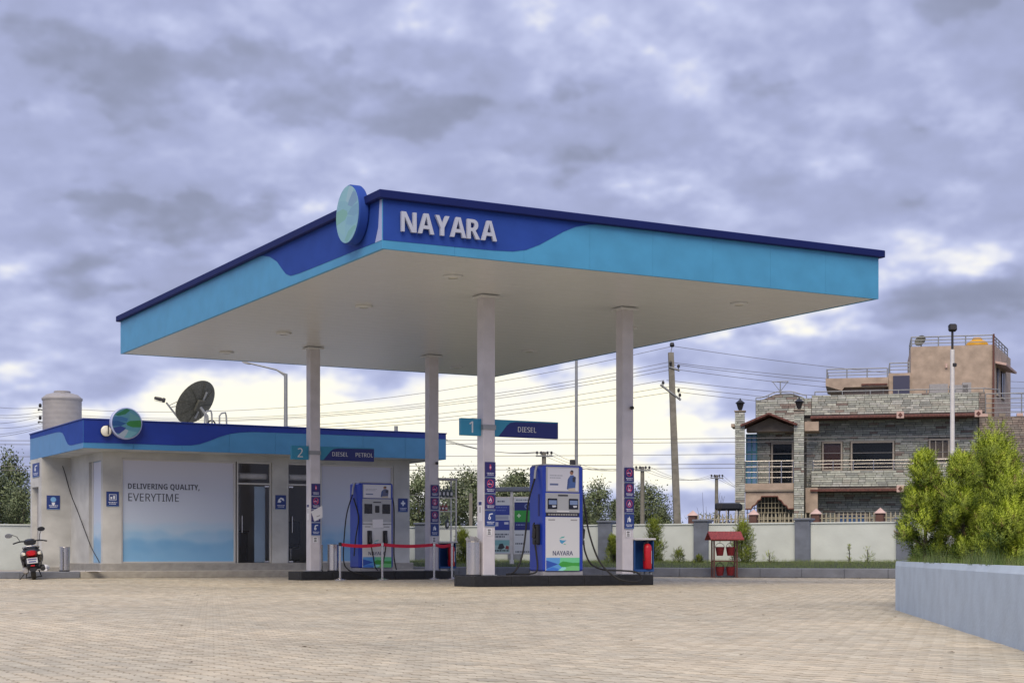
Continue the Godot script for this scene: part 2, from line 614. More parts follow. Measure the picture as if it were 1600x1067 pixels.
func emblem_image(pale: bool) -> Image:
	var im := Image.create(192, 192, false, Image.FORMAT_RGB8)
	im.fill(Color8(96, 160, 190))
	fill_poly(im, [Vector2(.1, .22), Vector2(.5, .0), Vector2(.62, .06), Vector2(.45, .2), Vector2(.2, .26)], Color8(52, 130, 96))
	fill_poly(im, [Vector2(.0, .3), Vector2(.3, .27), Vector2(.55, .34), Vector2(.5, .46), Vector2(.2, .42), Vector2(.0, .44)], Color8(66, 124, 186))
	fill_poly(im, [Vector2(.0, .44), Vector2(.2, .42), Vector2(.5, .5), Vector2(.3, .6), Vector2(.0, .62)], Color8(44, 96, 166))
	fill_poly(im, [Vector2(.48, .5), Vector2(.6, .42), Vector2(1, .38), Vector2(1, .62), Vector2(.7, .63), Vector2(.52, .57)], Color8(60, 140, 76))
	fill_poly(im, [Vector2(.04, .66), Vector2(.3, .6), Vector2(.48, .66), Vector2(.3, .86), Vector2(.1, .84)], Color8(52, 72, 160))
	fill_poly(im, [Vector2(.2, .9), Vector2(.46, .7), Vector2(.56, .74), Vector2(.5, .86), Vector2(.4, 1), Vector2(.2, 1)], Color8(176, 196, 220))
	fill_poly(im, [Vector2(.5, .86), Vector2(.56, .74), Vector2(.86, .8), Vector2(.6, 1), Vector2(.4, 1)], Color8(120, 184, 206))
	fill_poly(im, [Vector2(.6, .12), Vector2(.9, .28), Vector2(1, .38), Vector2(.6, .4)], Color8(110, 172, 184))
	if not pale:
		for y in 192:
			for x in 192:
				im.set_pixel(x, y, im.get_pixel(x, y).darkened(0.22))
	if pale:
		for y in 192:
			for x in 192:
				im.set_pixel(x, y, im.get_pixel(x, y).lerp(Color8(140, 186, 196), 0.72))
	return im


func window_image(w: int, h: int, seed_no: int) -> Image:   # printed film: pale lilac above, layered blue hills below
	var im := Image.create(w, h, false, Image.FORMAT_RGB8)
	var f := FastNoiseLite.new()
	f.seed = seed_no
	f.frequency = 0.006
	f.fractal_octaves = 2
	var hills := [[0.60, 0.05, Color8(176, 204, 230)], [0.67, 0.07, Color8(148, 190, 226)], [0.76, 0.06, Color8(116, 170, 216)], [0.86, 0.05, Color8(132, 182, 222)]]
	for x in w:
		for y in h:
			var t := float(y) / h
			var c := Color8(208, 210, 226).lerp(Color8(192, 206, 228), t / 0.6)
			for k in 4:
				var edge: float = hills[k][0] + hills[k][1] * f.get_noise_2d(x * 1.4, 90.0 * k)
				c = c.lerp(hills[k][2], smoothstep(edge - 0.01, edge + 0.055, t) * (0.75 + 0.25 * f.get_noise_2d(x * 3.0, y * 4.0 + 50.0 * k)))
			im.set_pixel(x, y, c)
	return im


# ---------------------------------------------------------------- sky
var sky_big := FastNoiseLite.new()
var sky_fine := FastNoiseLite.new()
var SKY_BLOBS := [
	# azimuth and elevation in degrees, how wide and how high, and how much brighter or darker the cloud is there
	[-3.7, 4.0, 9.9, 2.5, 0.85], [11.0, 4.0, 6.0, 3.0, 0.16], [-11.5, 5.6, 5.5, 1.3, 0.22], [2.3, 5.0, 4.1, 2.1, 0.25], [-7.6, 12.4, 2.1, 0.9, 0.42], [6.0, 13.0, 3.9, 1.0, 0.34], [16.1, 10.3, 3.7, 0.9, 0.42], [10.3, 8.3, 2.5, 0.7, 0.55], [-16.1, 9.8, 1.6, 1.4, 0.24], [-11.5, 10.7, 1.4, 0.9, 0.22], [-12.6, 12.1, 0.7, 0.7, 0.10], [2.3, 17.8, 6.9, 1.6, 0.18], [11.9, 14.5, 4.6, 1.4, 0.13], [-3.7, 18.5, 2.1, 1.1, 0.06], [8.0, 17.8, 3.7, 1.1, 0.10], [17.2, 13.0, 1.8, 0.9, 0.10], [5.7, 10.0, 2.8, 0.9, 0.10], [-17.7, 5.9, 2.1, 1.4, 0.22], [-10.8, 16.0, 7.6, 1.9, -0.20], [-15.4, 18.3, 3.7, 1.4, -0.08], [-12.6, 11.6, 2.5, 1.0, -0.34], [-15.4, 9.1, 2.8, 0.9, -0.26], [-1.4, 15.0, 3.9, 1.1, -0.14], [15.6, 18.5, 2.1, 0.9, -0.22], [15.3, 8.9, 3.2, 1.0, -0.20], [-5.5, 17.1, 2.1, 1.4, -0.12], [3.4, 14.0, 3.9, 0.6, -0.10], [13.1, 12.3, 3.9, 0.7, -0.10], [-17.0, 11.8, 1.8, 0.9, -0.10], [-14.2, 7.0, 3.2, 0.7, -0.12], [7.1, 3.3, 3.4, 2.1, -0.02], [9.9, 16.2, 3.0, 0.8, -0.12], [2.3, 15.5, 2.8, 0.7, -0.06], [17.0, 15.3, 1.8, 0.7, -0.08], [-17.4, 15.3, 1.6, 1.4, -0.05]]
var SKY_STOPS := [[0.0, Color(0.185, 0.205, 0.285)], [0.25, Color(0.275, 0.305, 0.435)], [0.47, Color(0.38, 0.42, 0.635)], [0.64, Color(0.52, 0.565, 0.79)], [0.82, Color(0.80, 0.81, 0.86)], [1.0, Color(1.07, 1.02, 0.82)]]


func sky_color(az: float, el: float) -> Color:
	var d := Vector3(sin(az) * cos(el), sin(el), -cos(az) * cos(el))
	var flat := 4.4 / (1.0 + 2.0 * maxf(d.y, 0.0))
	var q := Vector3(d.x, d.y * flat, d.z) * 100.0
	var big := sky_big.get_noise_3dv(q)
	var fine := sky_fine.get_noise_3dv(q)
	var a := rad_to_deg(az) + 1.3 * sky_big.get_noise_3dv(q * 1.7 + Vector3(40, 0, 0)) + 0.6 * fine
	var e := rad_to_deg(el) + 0.7 * sky_big.get_noise_3dv(q * 1.7 + Vector3(0, 90, 0)) + 0.4 * fine
	var lit := 0.0
	var thick := 0.0
	for b in SKY_BLOBS:
		var x: float = (a - b[0]) / b[2]
		var y: float = (e - b[1]) / b[3]
		var r := x * x + y * y
		if r < 6.0:
			if b[4] > 0.0:
				lit += b[4] * exp(-r)
			else:
				thick -= b[4] * exp(-r)
	var n1 := sky_fine.get_noise_3dv(q * 0.55 + Vector3(0, 0, 300))
	var n2 := sky_fine.get_noise_3dv(q * 0.45 + Vector3(500, 0, 0))
	var gl := lit * 1.35 + 0.50 * n1 + 0.12 * big
	var gap := 0.62 * smoothstep(-0.05, 0.85, gl) + 0.22 * smoothstep(0.32, 0.72, gl)
	var puff := 0.5 * smoothstep(0.0, 0.5, thick * 1.5 + 0.55 * n2 - 0.1 * lit) + 0.5 * smoothstep(0.18, 0.34, thick * 1.5 + 0.55 * n2 - 0.1 * lit)
	var t := 0.475 + 0.11 * big + 0.08 * fine + 0.09 * n1 + 0.58 * gap - 0.20 * puff * (1.0 - 0.5 * gap)
	t += 0.08 * smoothstep(0.35, 1.0, d.y)
	t = clampf(t, 0.0, 1.0)
	var c: Color = SKY_STOPS[5][1]
	for i in 5:
		if t <= SKY_STOPS[i + 1][0]:
			c = SKY_STOPS[i][1].lerp(SKY_STOPS[i + 1][1], (t - SKY_STOPS[i][0]) / (SKY_STOPS[i + 1][0] - SKY_STOPS[i][0]))
			break
	return c


func sky_picture() -> ImageTexture:
	sky_big.noise_type = FastNoiseLite.TYPE_SIMPLEX_SMOOTH
	sky_big.frequency = 0.045
	sky_big.fractal_octaves = 4
	sky_big.seed = 71
	sky_fine.noise_type = FastNoiseLite.TYPE_SIMPLEX_SMOOTH
	sky_fine.frequency = 0.22
	sky_fine.fractal_octaves = 5
	sky_fine.fractal_gain = 0.58
	sky_fine.seed = 9
	var w := 4096
	var h := 2048
	var low := Image.create(w / 8, h / 8, false, Image.FORMAT_RGBF)
	for y in h / 8:
		var el := PI / 2 - (y + 0.5) / (h / 8) * PI
		for x in w / 8:
			var az := (x + 0.5) / (w / 8) * TAU
			low.set_pixel(x, y, sky_color(az if az < PI else az - TAU, maxf(el, 0.0)) if el > -0.03 else Color(0.24, 0.22, 0.20))
	low.resize(w, h, Image.INTERPOLATE_CUBIC)
	for y in range(h * 61 / 180, h / 2 + 4):
		var el := PI / 2 - (y + 0.5) / h * PI
		for x in range(-w * 24 / 360, w * 24 / 360):
			low.set_pixel(posmod(x, w), y, sky_color((x + 0.5) / w * TAU, maxf(el, 0.0)))
	return ImageTexture.create_from_image(low)


# ---------------------------------------------------------------- the scene
func _ready() -> void:
	rng.seed = 20
	var cam := Camera3D.new()
	cam.name = "camera"
	cam.position = Vector3(0, EYE, 0)
	cam.projection = Camera3D.PROJECTION_FRUSTUM
	cam.near = 0.1
	cam.far = 2000.0
	cam.size = 0.042732
	cam.frustum_offset = Vector2(0.0, 0.01332)
	add_child(cam)

	var sun := DirectionalLight3D.new()
	sun.name = "sun"
	sun.light_energy = 0.5
	sun.light_color = Color(1.0, 0.93, 0.82)
	sun.light_angular_distance = 45.0
	sun.shadow_enabled = true
	sun.basis = Basis.looking_at(-Vector3(-0.12, 0.74, 0.64))
	add_child(sun)

	var env := Environment.new()
	env.background_mode = Environment.BG_SKY
	env.tonemap_mode = Environment.TONE_MAPPER_LINEAR
	env.tonemap_exposure = 1.95
	env.sdfgi_enabled = true
	env.ssao_enabled = true
	env.ssil_enabled = true
	var sky := Sky.new()
	var sky_mat := PanoramaSkyMaterial.new()
	sky_mat.panorama = sky_picture()
	sky_mat.energy_multiplier = 0.55
	sky.sky_material = sky_mat
	env.sky = sky
	var we := WorldEnvironment.new()
	we.name = "world"
	we.environment = env
	add_child(we)

	make_materials()
	build_ground()
	build_canopy()
	build_islands()
	build_kiosk()
	build_walls()
	build_house()
	build_planter()
	build_trees()
	build_poles()
	build_forecourt_things()
	build_small_things()


# ---------------------------------------------------------------- ground
func kerb_z(x: float) -> float:
	return 43.5 - 0.5 * (x - 10.4)


func build_ground() -> void:
	var earth := QuadMesh.new()
	earth.size = Vector2(3000, 3000)
	earth.orientation = PlaneMesh.FACE_Y
	single("ground", earth, M.earth, "bare earth and low fields around the filling station", "", Vector3(0, -0.06, 0), 0, "", "structure")
	var bed := QuadMesh.new()
	bed.size = Vector2(60, 60)
	bed.orientation = PlaneMesh.FACE_Y
	var yard := single("forecourt_paving", bed, M.bedding, "beige interlocking concrete pavers covering the filling station forecourt", "", Vector3(-2, -0.0035, -24), TH, "", "structure")

	# one zigzag paver: zigzag ends, straight long sides
	var w := 0.1075
	var d := 0.2205
	var pw := 0.1125
	var pd := 0.225
	var paver_meshes := []
	for k in 3:
		var edge := [0.012, 0.012, -0.012, -0.012, 0.012, 0.012, -0.012, -0.012, 0.012]
		var loose := [0.010, 0.010, -0.0075 + 0.002 * k, -0.0075 + 0.002 * k, 0.011, 0.011, -0.012, -0.012, 0.010]
		var along := [0.0, 0.17, 0.25, 0.42, 0.50, 0.67, 0.75, 0.92, 1.0]
		var ring := []
		for i in 9:
			ring.append(Vector2(-w / 2 + edge[i], -d / 2 + d * along[i]))
		for i in 9:
			ring.append(Vector2(w / 2 + loose[8 - i], d / 2 - d * along[i]))
		var g := Geo.new()
		var inner := ring.map(func(p): return Vector2(p.x - signf(p.x) * 0.003, p.y * 0.965))
		var ix := Geometry2D.triangulate_polygon(PackedVector2Array(inner))
		var lift := func(p: Vector2, y: float) -> Vector3:
			return Vector3(p.x, y + (p.x * [0.003, -0.004, 0.001][k] + p.y * [0.006, 0.0, -0.008][k]), -p.y)
		for t in range(0, ix.size(), 3):
			g.tri(lift.call(inner[ix[t]], 0.0), lift.call(inner[ix[t + 1]], 0.0), lift.call(inner[ix[t + 2]], 0.0), Vector3.UP, Vector3.UP, Vector3.UP)
		g.tint = Color(0.50, 0.47, 0.43)     # bevels and sides are tinted darker than the paver tops
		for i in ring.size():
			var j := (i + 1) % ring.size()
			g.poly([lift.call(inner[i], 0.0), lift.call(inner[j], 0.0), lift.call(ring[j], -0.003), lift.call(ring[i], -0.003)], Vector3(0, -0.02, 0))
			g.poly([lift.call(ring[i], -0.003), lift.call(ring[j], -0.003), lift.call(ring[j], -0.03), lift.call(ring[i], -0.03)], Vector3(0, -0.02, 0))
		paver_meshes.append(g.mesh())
	var stain := FastNoiseLite.new()
	stain.seed = 3
	stain.frequency = 0.25
	stain.fractal_octaves = 4
	var near := []
	var rest := [[], [], []]
	var inv := yard.transform.affine_inverse()
	for iu in range(-360, 360):
		for iv in range(-130, 120):
			var p := sp(iu * pw, (iv + 0.5 * posmod(iu, 2)) * pd)
			var z := -p.z
			if z < 5.0 or absf(p.x) > 0.345 * z + 5.0 or z > kerb_z(p.x) + 0.3:
				continue
			var kx := p.x + 11.82
			var kz := z - 44.0
			var ku := 0.87381 * kx + 0.48627 * kz
			var kv := -0.48627 * kx + 0.87381 * kz
			if kv > 0.15 and ku > -12.0:
				continue
			var n := stain.get_noise_2d(p.x, p.z)
			var m := stain.get_noise_2d(p.x * 0.3 + 70.0, p.z * 0.3)
			var tone := (1.0 + rng.randf_range(-0.13, 0.13)) * (1.0 + 0.16 * n + 0.16 * m)
			if rng.randf() < 0.03:
				tone *= 0.86
			var warm := rng.randf_range(-0.02, 0.02) + 0.03 * n
			var col := Color(0.60 * tone * (1.0 + warm), 0.54 * tone, 0.405 * tone * (1.0 - warm))
			var x := Transform3D(Basis(Vector3.UP, rng.randf_range(-0.012, 0.012)), inv * Vector3(p.x, rng.randf_range(0.0, 0.0015), p.z))
			var k := rng.randi() % 3
			if absf(p.x) < 0.325 * z and z > 8.1 and z < 10.0:
				near.append([z, x, col, k])
			else:
				rest[k].append([x, col])
	near.sort_custom(func(a, b): return a[0] < b[0])
	var tones := {}
	for i in near.size():
		var e = near[i]
		if i >= 300:
			rest[e[3]].append([e[1], e[2]])
			continue
		var key := "%d_%d" % [int(e[2].r * 40.0), int((e[2].r - e[2].b) * 60.0)]
		if not tones.has(key):
			var pm: StandardMaterial3D = M.paver.duplicate()
			pm.vertex_color_use_as_albedo = true
			pm.albedo_color = lin(e[2].r, e[2].g, e[2].b)
			tones[key] = pm
		var o := part(yard, "paver", paver_meshes[e[3]], tones[key])
		o.transform = e[1]
	for k in 3:
		var mm := MultiMesh.new()
		mm.transform_format = MultiMesh.TRANSFORM_3D
		mm.use_colors = true
		mm.mesh = paver_meshes[k]
		mm.instance_count = rest[k].size()
		for i in rest[k].size():
			mm.set_instance_transform(i, rest[k][i][0])
			mm.set_instance_color(i, rest[k][i][1])
		var mi := MultiMeshInstance3D.new()
		mi.name = "pavers"
		mi.multimesh = mm
		mi.material_override = M.paver
		yard.add_child(mi, true)
		mi.set_meta("kind", "stuff")


# ---------------------------------------------------------------- canopy
func build_canopy() -> void:
	var lu := 11.3
	var lv := 16.7
	var y0 := 5.96
	var y1 := 6.84
	var t := thing("forecourt_canopy", "big blue fascia canopy on four white columns over the fuel pumps", "canopy", sp(0, 0), TH)
	part(t, "roof_slab", box(lu - 0.14, 0.74, lv - 0.14), M.soffit, Vector3(lu / 2, y0 + 0.44, -lv / 2))
	# fascia: panels with fine joints on all four sides
	for side in 4:
		var length := lu if side % 2 == 0 else lv
		var count := 8 if side % 2 == 0 else 12
		for i in count:
			var pl := length / count
			var m := box(pl - 0.003, y1 - y0, 0.06, 0.001)
			var s := (i + 0.5) * pl
			var at := Vector3(s, y0 + (y1 - y0) / 2, -0.03)
			if side == 1: at = Vector3(0.03, at.y, -s)
			if side == 2: at = Vector3(s, at.y, -lv + 0.03)
			if side == 3: at = Vector3(lu - 0.03, at.y, -s)
			part(t, "fascia_panel", m, M.fascia_blue, at, Vector3(0, 90 if side % 2 else 0, 0))
	var curve := func(c: Array, top: float) -> Array:
		var p := []
		for i in range(c.size() - 1, -1, -1):
			p.append(c[i])
		p.append(Vector2(0.012, top))
		p.append(Vector2(c[c.size() - 1].x, top))
		return p
	var yy := func(f: float) -> float: return y0 + f * (y1 - y0)
	var c1 := [Vector2(0.012, yy.call(0.17)), Vector2(1.4, yy.call(0.18)), Vector2(2.2, yy.call(0.19)), Vector2(2.6, yy.call(0.215)), Vector2(2.87, yy.call(0.275)), Vector2(3.15, yy.call(0.41)), Vector2(3.4, yy.call(0.57)), Vector2(3.65, yy.call(0.73)), Vector2(3.93, yy.call(0.87)), Vector2(4.2, yy.call(0.945)), Vector2(4.5, yy.call(0.985))]
	part(t, "dark_wave", prism(curve.call(c1, y1 - 0.006), 0.001, 0.006), M.royal_blue, Vector3.ZERO, Vector3.ZERO, "dark blue wave on the front of the canopy")
	var c2 := [Vector2(0.30, yy.call(0.17)), Vector2(3.2, yy.call(0.185)), Vector2(3.9, yy.call(0.19)), Vector2(4.35, yy.call(0.215)), Vector2(4.6, yy.call(0.30)), Vector2(4.8, yy.call(0.44)), Vector2(5.1, yy.call(0.67)), Vector2(5.5, yy.call(0.85)), Vector2(5.9, yy.call(0.95)), Vector2(6.3, yy.call(0.985))]
	var p2: Array = curve.call(c2, y1 - 0.006)
	p2[p2.size() - 2] = Vector2(0.10, y1 - 0.006)
	p2.insert(p2.size() - 2, Vector2(0.16, yy.call(0.45)))
	part(t, "dark_wave", prism(p2.map(func(q): return Vector2(-q.x, q.y)), 0.001, 0.006), M.royal_blue, Vector3.ZERO, Vector3(0, -90, 0), "dark blue wave on the left side of the canopy")
	var pale := [Vector2(-0.012, yy.call(0.17)), Vector2(-0.29, yy.call(0.17)), Vector2(-0.155, yy.call(0.45)), Vector2(-0.095, y1 - 0.006), Vector2(-0.012, y1 - 0.006)]
	part(t, "pale_sail", prism(pale, 0.001, 0.006), M.pale_lilac, Vector3.ZERO, Vector3(0, -90, 0), "pale lilac sail shape at the canopy corner")
	# roof trim all round
	for s in 4:
		var length := (lu if s % 2 == 0 else lv) + 0.20
		var at: Vector3 = [Vector3(lu / 2, 6.89, 0.02), Vector3(-0.02, 6.89, -lv / 2), Vector3(lu / 2, 6.89, -lv - 0.02), Vector3(lu + 0.02, 6.89, -lv / 2)][s]
		part(t, "roof_trim", box(length - (0.324 if s % 2 else 0.0), 0.15, 0.16, 0.015), M.trim_navy, at, Vector3(0, 90 if s % 2 else 0, 0))
	# soffit panels, their long joints along the front
	var np := 37
	for i in np:
		var pv := (lv - 0.12) / np
		part(t, "soffit_panel", box(lu - 0.12, 0.03, pv - 0.012, 0.006), M.soffit, Vector3(lu / 2, y0 + 0.022, -0.06 - (i + 0.5) * pv))
	for u in [2.32, 9.1]:
		for v in [1.85, 6.05, 10.8, 14.95]:
			var ring := part(t, "downlight", lathe([[0.10, 0.0], [0.17, 0.0], [0.19, 0.02], [0.19, 0.05], [0.10, 0.05]], 20), M.soffit, Vector3(u, y0 - 0.04, -v))
			part(ring, "lamp_cover", cyl(0.10, 0.02, 16), M.lamp_glass, Vector3(0, 0.006, 0))
	for u in [3.97, 7.36]:
		for v in [3.6, 13.0]:
			var c := part(t, "column", box(0.28, 5.756, 0.28, 0.018), M.column_white, Vector3(u, 0.224 + 2.87, -v))
			part(c, "collar", box(0.44, 0.05, 0.44, 0.01), M.soffit, Vector3(0, 2.835, 0))
			part(c, "base_plate", box(0.34, 0.02, 0.34, 0.004), M.galvanised, Vector3(0, -2.86, 0))
	# raised lettering
	var x := 0.33
	for ch in ["N", "A", "Y", "A", "R", "A"]:
		var lm := lettering(ch, 0.345, 0.05, true)
		var bb := lm.get_aabb()
		var wide := 0.985
		part(t, "letter", joined([[lm, turned(Vector3(-bb.position.x * wide, 0, 0), Vector3.ZERO, Vector3(wide, 1, 1))]]), M.letter_white, Vector3(x, y0 + 0.485, 0.062))
		part(t, "letter_stud", box(0.03, 0.03, 0.03), M.dark_metal, Vector3(x + bb.size.x * 0.5, y0 + 0.49, 0.018))
		x += bb.size.x * wide + (0.022 if ch in ["Y", "A"] else 0.035)
	# round emblem standing off the left side, near the corner
	var em := part(t, "emblem", lathe([[0.0, 0.0], [0.51, 0.0], [0.525, 0.02], [0.525, 0.17], [0.51, 0.19], [0.0, 0.19]], 40), M.royal_blue, Vector3(-0.02, y0 + 0.76, -1.03), Vector3(0, 0, 90))
	var face := prism(circle(0.505, 40), 0.0, 0.006, Rect2(-0.505, -0.505, 1.01, 1.01))
	part(em, "emblem_face", face, print_mat(emblem_image(true), 0.25), Vector3(0, 0.1915, 0), Vector3(-90, 0, 90))
	for s in [-0.25, 0.25]:
		part(em, "bracket", box(0.06, 0.12, 0.06), M.dark_metal, Vector3(s, -0.05, 0))


# ---------------------------------------------------------------- islands and what stands on them
func cp(col: int, u: float, v: float, y := 0.0) -> Vector3:   # measured from one of the four columns
	return sp([3.97, 7.36, 3.97, 7.36][col] + u, [3.59, 3.59, 13.0, 13.0][col] + v, y)


func build_islands() -> void:
	for i in 2:
		var c := i * 2
		var t := thing("pump_island", ["near pump island with black kerb carrying the single diesel dispenser", "far pump island with black kerb behind the red belt barrier"][i], "pump island", cp(c, 1.675, 0.03), TH, "raised islands under the canopy")
		part(t, "island_top", box(4.15, 0.205, 0.70, 0.02), M.island_concrete, Vector3(0, 0.1125, 0))
		for s in [-1.0, 1.0]:
			for k in 5:
				part(t, "kerb_block", box(0.868, 0.22, 0.1, 0.012), M.black_kerb, Vector3(-1.74 + k * 0.87, 0.11, s * 0.402))
			part(t, "end_kerb", box(0.1, 0.218, 0.702, 0.012), M.black_kerb, Vector3(s * 2.125, 0.109, 0))
	pump_one()
	pump_two()
	pump_sign(0, "1", ["DIESEL"])
	pump_sign(2, "2", ["DIESEL", "PETROL"])
	# placards on the columns, top to bottom
	var rows := [["engine", "no_smoking", "no_flame", "air"], ["no_smoking", "no_phone", "no_flame", "hand"], ["engine", "no_smoking", "no_flame", "air"], ["no_smoking", "no_phone", "no_flame", "hand"]]
	var span := [[2.554, 1.222], [2.528, 1.196], [2.475, 1.134], [2.515, 1.136]]
	var where := ["front column", "column right of near dispenser", "far column by the kiosk doors", "far column by the oil display"]
	var saying := {"engine": "red flame sign", "no_smoking": "no smoking sign", "no_flame": "no open flame sign", "air": "white free air sign", "no_phone": "no mobile phone sign", "hand": "white hand and pump sign"}
	var mats := {}
	for k in ["engine", "no_smoking", "no_flame", "air", "no_phone", "hand"]:
		mats[k] = print_mat(placard_image(k))
	for c in 4:
		var h: float = (span[c][0] - span[c][1]) / 4.0
		for r in 4:
			var y: float = span[c][0] - (r + 0.5) * h
			var kind: String = rows[c][r]
			var o := thing("column_placard", "%s, %s on the %s" % [saying[kind], ["topmost", "second from top", "third from top", "lowest"][r], where[c]], "sign", cp(c, 0.012, -0.148, y), TH, "safety placards on the canopy columns")
			part(o, "plate", box(0.245, h - 0.018, 0.012, 0.002), M.navy)
			var q := QuadMesh.new()
			q.size = Vector2(0.240, h - 0.022)
			part(o, "print", q, mats[kind], Vector3(0, 0, 0.0085))
	# small labels and sensors on the columns
	var k0 := 0
	for e in [[0, -0.01, 1.12], [1, -0.01, 1.10], [2, 0.0, 1.03], [3, 0.0, 1.05]]:
		var o := thing("column_sticker", "small white sticker below the placards on the %s" % where[e[0]], "sticker", cp(e[0], e[1], -0.1425, e[2]), TH, "stickers under the placards")
		part(o, "paper", box(0.12, 0.14, 0.003), M.paper)
		for j in 3:
			part(o, "print_line", box(0.07 - 0.01 * (j % 2), 0.022, 0.002), M.dark_metal, Vector3(0, 0.04 - 0.04 * j, 0.0025))
		k0 += 1
	for e in [[0, "white notice slip taped to the left side of the front column", 1.55], [2, "white notice slip taped to the left side of the far column", 1.75]]:
		var o := thing("side_notice", e[1], "notice", cp(e[0], -0.1425, 0.0, e[2]), TH - PI / 2)
		part(o, "paper", box(0.16, 0.42, 0.003), M.paper)
		part(o, "heading", box(0.13, 0.07, 0.002), M.navy, Vector3(0, 0.15, 0.0025))
		part(o, "picture", box(0.05, 0.12, 0.002), M.grey_plastic, Vector3(0, 0.02, 0.0025))
	for e in [[1, 3.80, "white column right of the near dispenser"], [3, 3.08, "far white column behind the oil cabinet"]]:
		var o := thing("security_camera", "small black security camera on the %s" % e[2], "camera", cp(e[0], 0.06, -0.14, e[1]), TH)
		part(o, "mount", cyl(0.035, 0.03, 12), M.grey_plastic, Vector3.ZERO, Vector3(90, 0, 0))
		part(o, "lens_ball", lathe([[0.0, -0.04], [0.035, -0.025], [0.045, 0.0], [0.035, 0.03], [0.0, 0.042]], 14, true), M.black_plastic, Vector3(0, 0, 0.05))
	var np := thing("taped_paper", "crooked white paper taped over the third placard of the far column", "paper", cp(2, 0.02, -0.165, 1.69), TH)
	part(np, "sheet", prism([Vector2(-0.15, 0.06), Vector2(-0.05, -0.19), Vector2(0.17, -0.08), Vector2(0.16, 0.22)], 0, 0.004), M.paper)
	part(np, "print_line", box(0.10, 0.02, 0.002), M.grey_plastic, Vector3(0.05, -0.05, 0.0055), Vector3(0, 0, 20))


func pump_sign(col: int, number: String, words: Array) -> void:
	var o := thing("lane_sign", "blue lane sign reading %s %s on the %s" % [number, " ".join(words), "front column" if col == 0 else "far column by the kiosk"], "sign", cp(col, 0, 0, 3.255), TH, "lane number signs")
	var n := part(o, "number_panel", box(0.47, 0.35, 0.09, 0.006), M.number_blue, Vector3(-0.375, 0, 0))
	part(n, "numeral", word(number, 0.23, 0.006), M.pump_white, Vector3(0.0, 0.0, 0.049))
	var b := part(o, "word_panel", box(1.55, 0.35, 0.09, 0.006), M.navy, Vector3(0.915, 0, 0))
	var sw := prism([Vector2(-0.775, -0.172), Vector2(-0.66, -0.172), Vector2(-0.56, -0.06), Vector2(-0.46, 0.06), Vector2(-0.38, 0.12), Vector2(-0.25, 0.142), Vector2(0.77, 0.155), Vector2(0.77, 0.172), Vector2(-0.775, 0.172)], 0.0, 0.004)
	part(b, "light_swoosh", sw, M.number_blue, Vector3(0, 0, 0.046))
	for i in words.size():
		part(b, "word", word(words[i], 0.105, 0.006), M.pump_white, Vector3(0.02 if words.size() == 1 else -0.19 + 0.68 * i, -0.01, 0.051))
	part(o, "clamp", box(0.30, 0.10, 0.30, 0.004), M.galvanised)


func ad_image(second: bool) -> Image:
	var im := Image.create(160, 96, false, Image.FORMAT_RGB8)
	im.fill(Color8(206, 208, 220))
	text_bars(im, 12, 78, 30, 4, Color8(150, 155, 170), 4)
	text_bars(im, 12, 70, 40, 4, Color8(150, 155, 170), 5)
	im.fill_rect(Rect2i(12, 66, 44, 8), Color8(96, 110, 150))
	var shirt := Color8(72, 100, 160) if not second else Color8(88, 96, 130)
	fill_poly(im, [Vector2(.66, .95), Vector2(.68, .5), Vector2(.74, .32), Vector2(.84, .3), Vector2(.93, .42), Vector2(.92, .7), Vector2(.9, .95)], shirt)
	fill_poly(im, [Vector2(.63, .92), Vector2(.66, .5), Vector2(.71, .38), Vector2(.72, .6), Vector2(.67, .94)], Color8(60, 82, 138))
	disc(im, 126, 19, 9, Color8(150, 110, 90))
	fill_poly(im, [Vector2(.74, .14), Vector2(.78, .08), Vector2(.84, .1), Vector2(.85, .18)], Color8(40, 34, 36))
	fill_poly(im, [Vector2(.82, .4), Vector2(.92, .36), Vector2(.9, .62), Vector2(.82, .6)], Color8(48, 52, 70))
	fill_poly(im, [Vector2(.68, .9), Vector2(.9, .86), Vector2(.92, 1), Vector2(.68, 1)], Color8(196, 186, 170))
	return im


func screen_image() -> Image:
	var im := Image.create(48, 48, false, Image.FORMAT_RGB8)
	im.fill(Color8(120, 140, 180))
	im.fill_rect(Rect2i(0, 0, 48, 5), Color8(22, 26, 50))
	im.fill_rect(Rect2i(0, 28, 48, 20), Color8(24, 28, 44))
	fill_poly(im, [Vector2(.4, .68), Vector2(.95, .7), Vector2(.9, .88), Vector2(.5, .92)], Color8(200, 205, 215))
	return im


func pump_body(label: String, at: Vector3) -> Node3D:
	var t := thing("fuel_dispenser", label, "fuel pump", at, TH, "fuel dispensers on the islands")
	part(t, "plinth", box(0.96, 0.09, 0.58, 0.01), M.grey_plastic, Vector3(0, 0.045, 0))
	part(t, "cabinet", box(0.98, 2.20, 0.60, 0.035), M.pump_blue, Vector3(0, 1.19, 0))
	part(t, "top_cap", box(0.90, 0.035, 0.54, 0.012), M.pump_grey, Vector3(0, 2.305, 0))
	return t


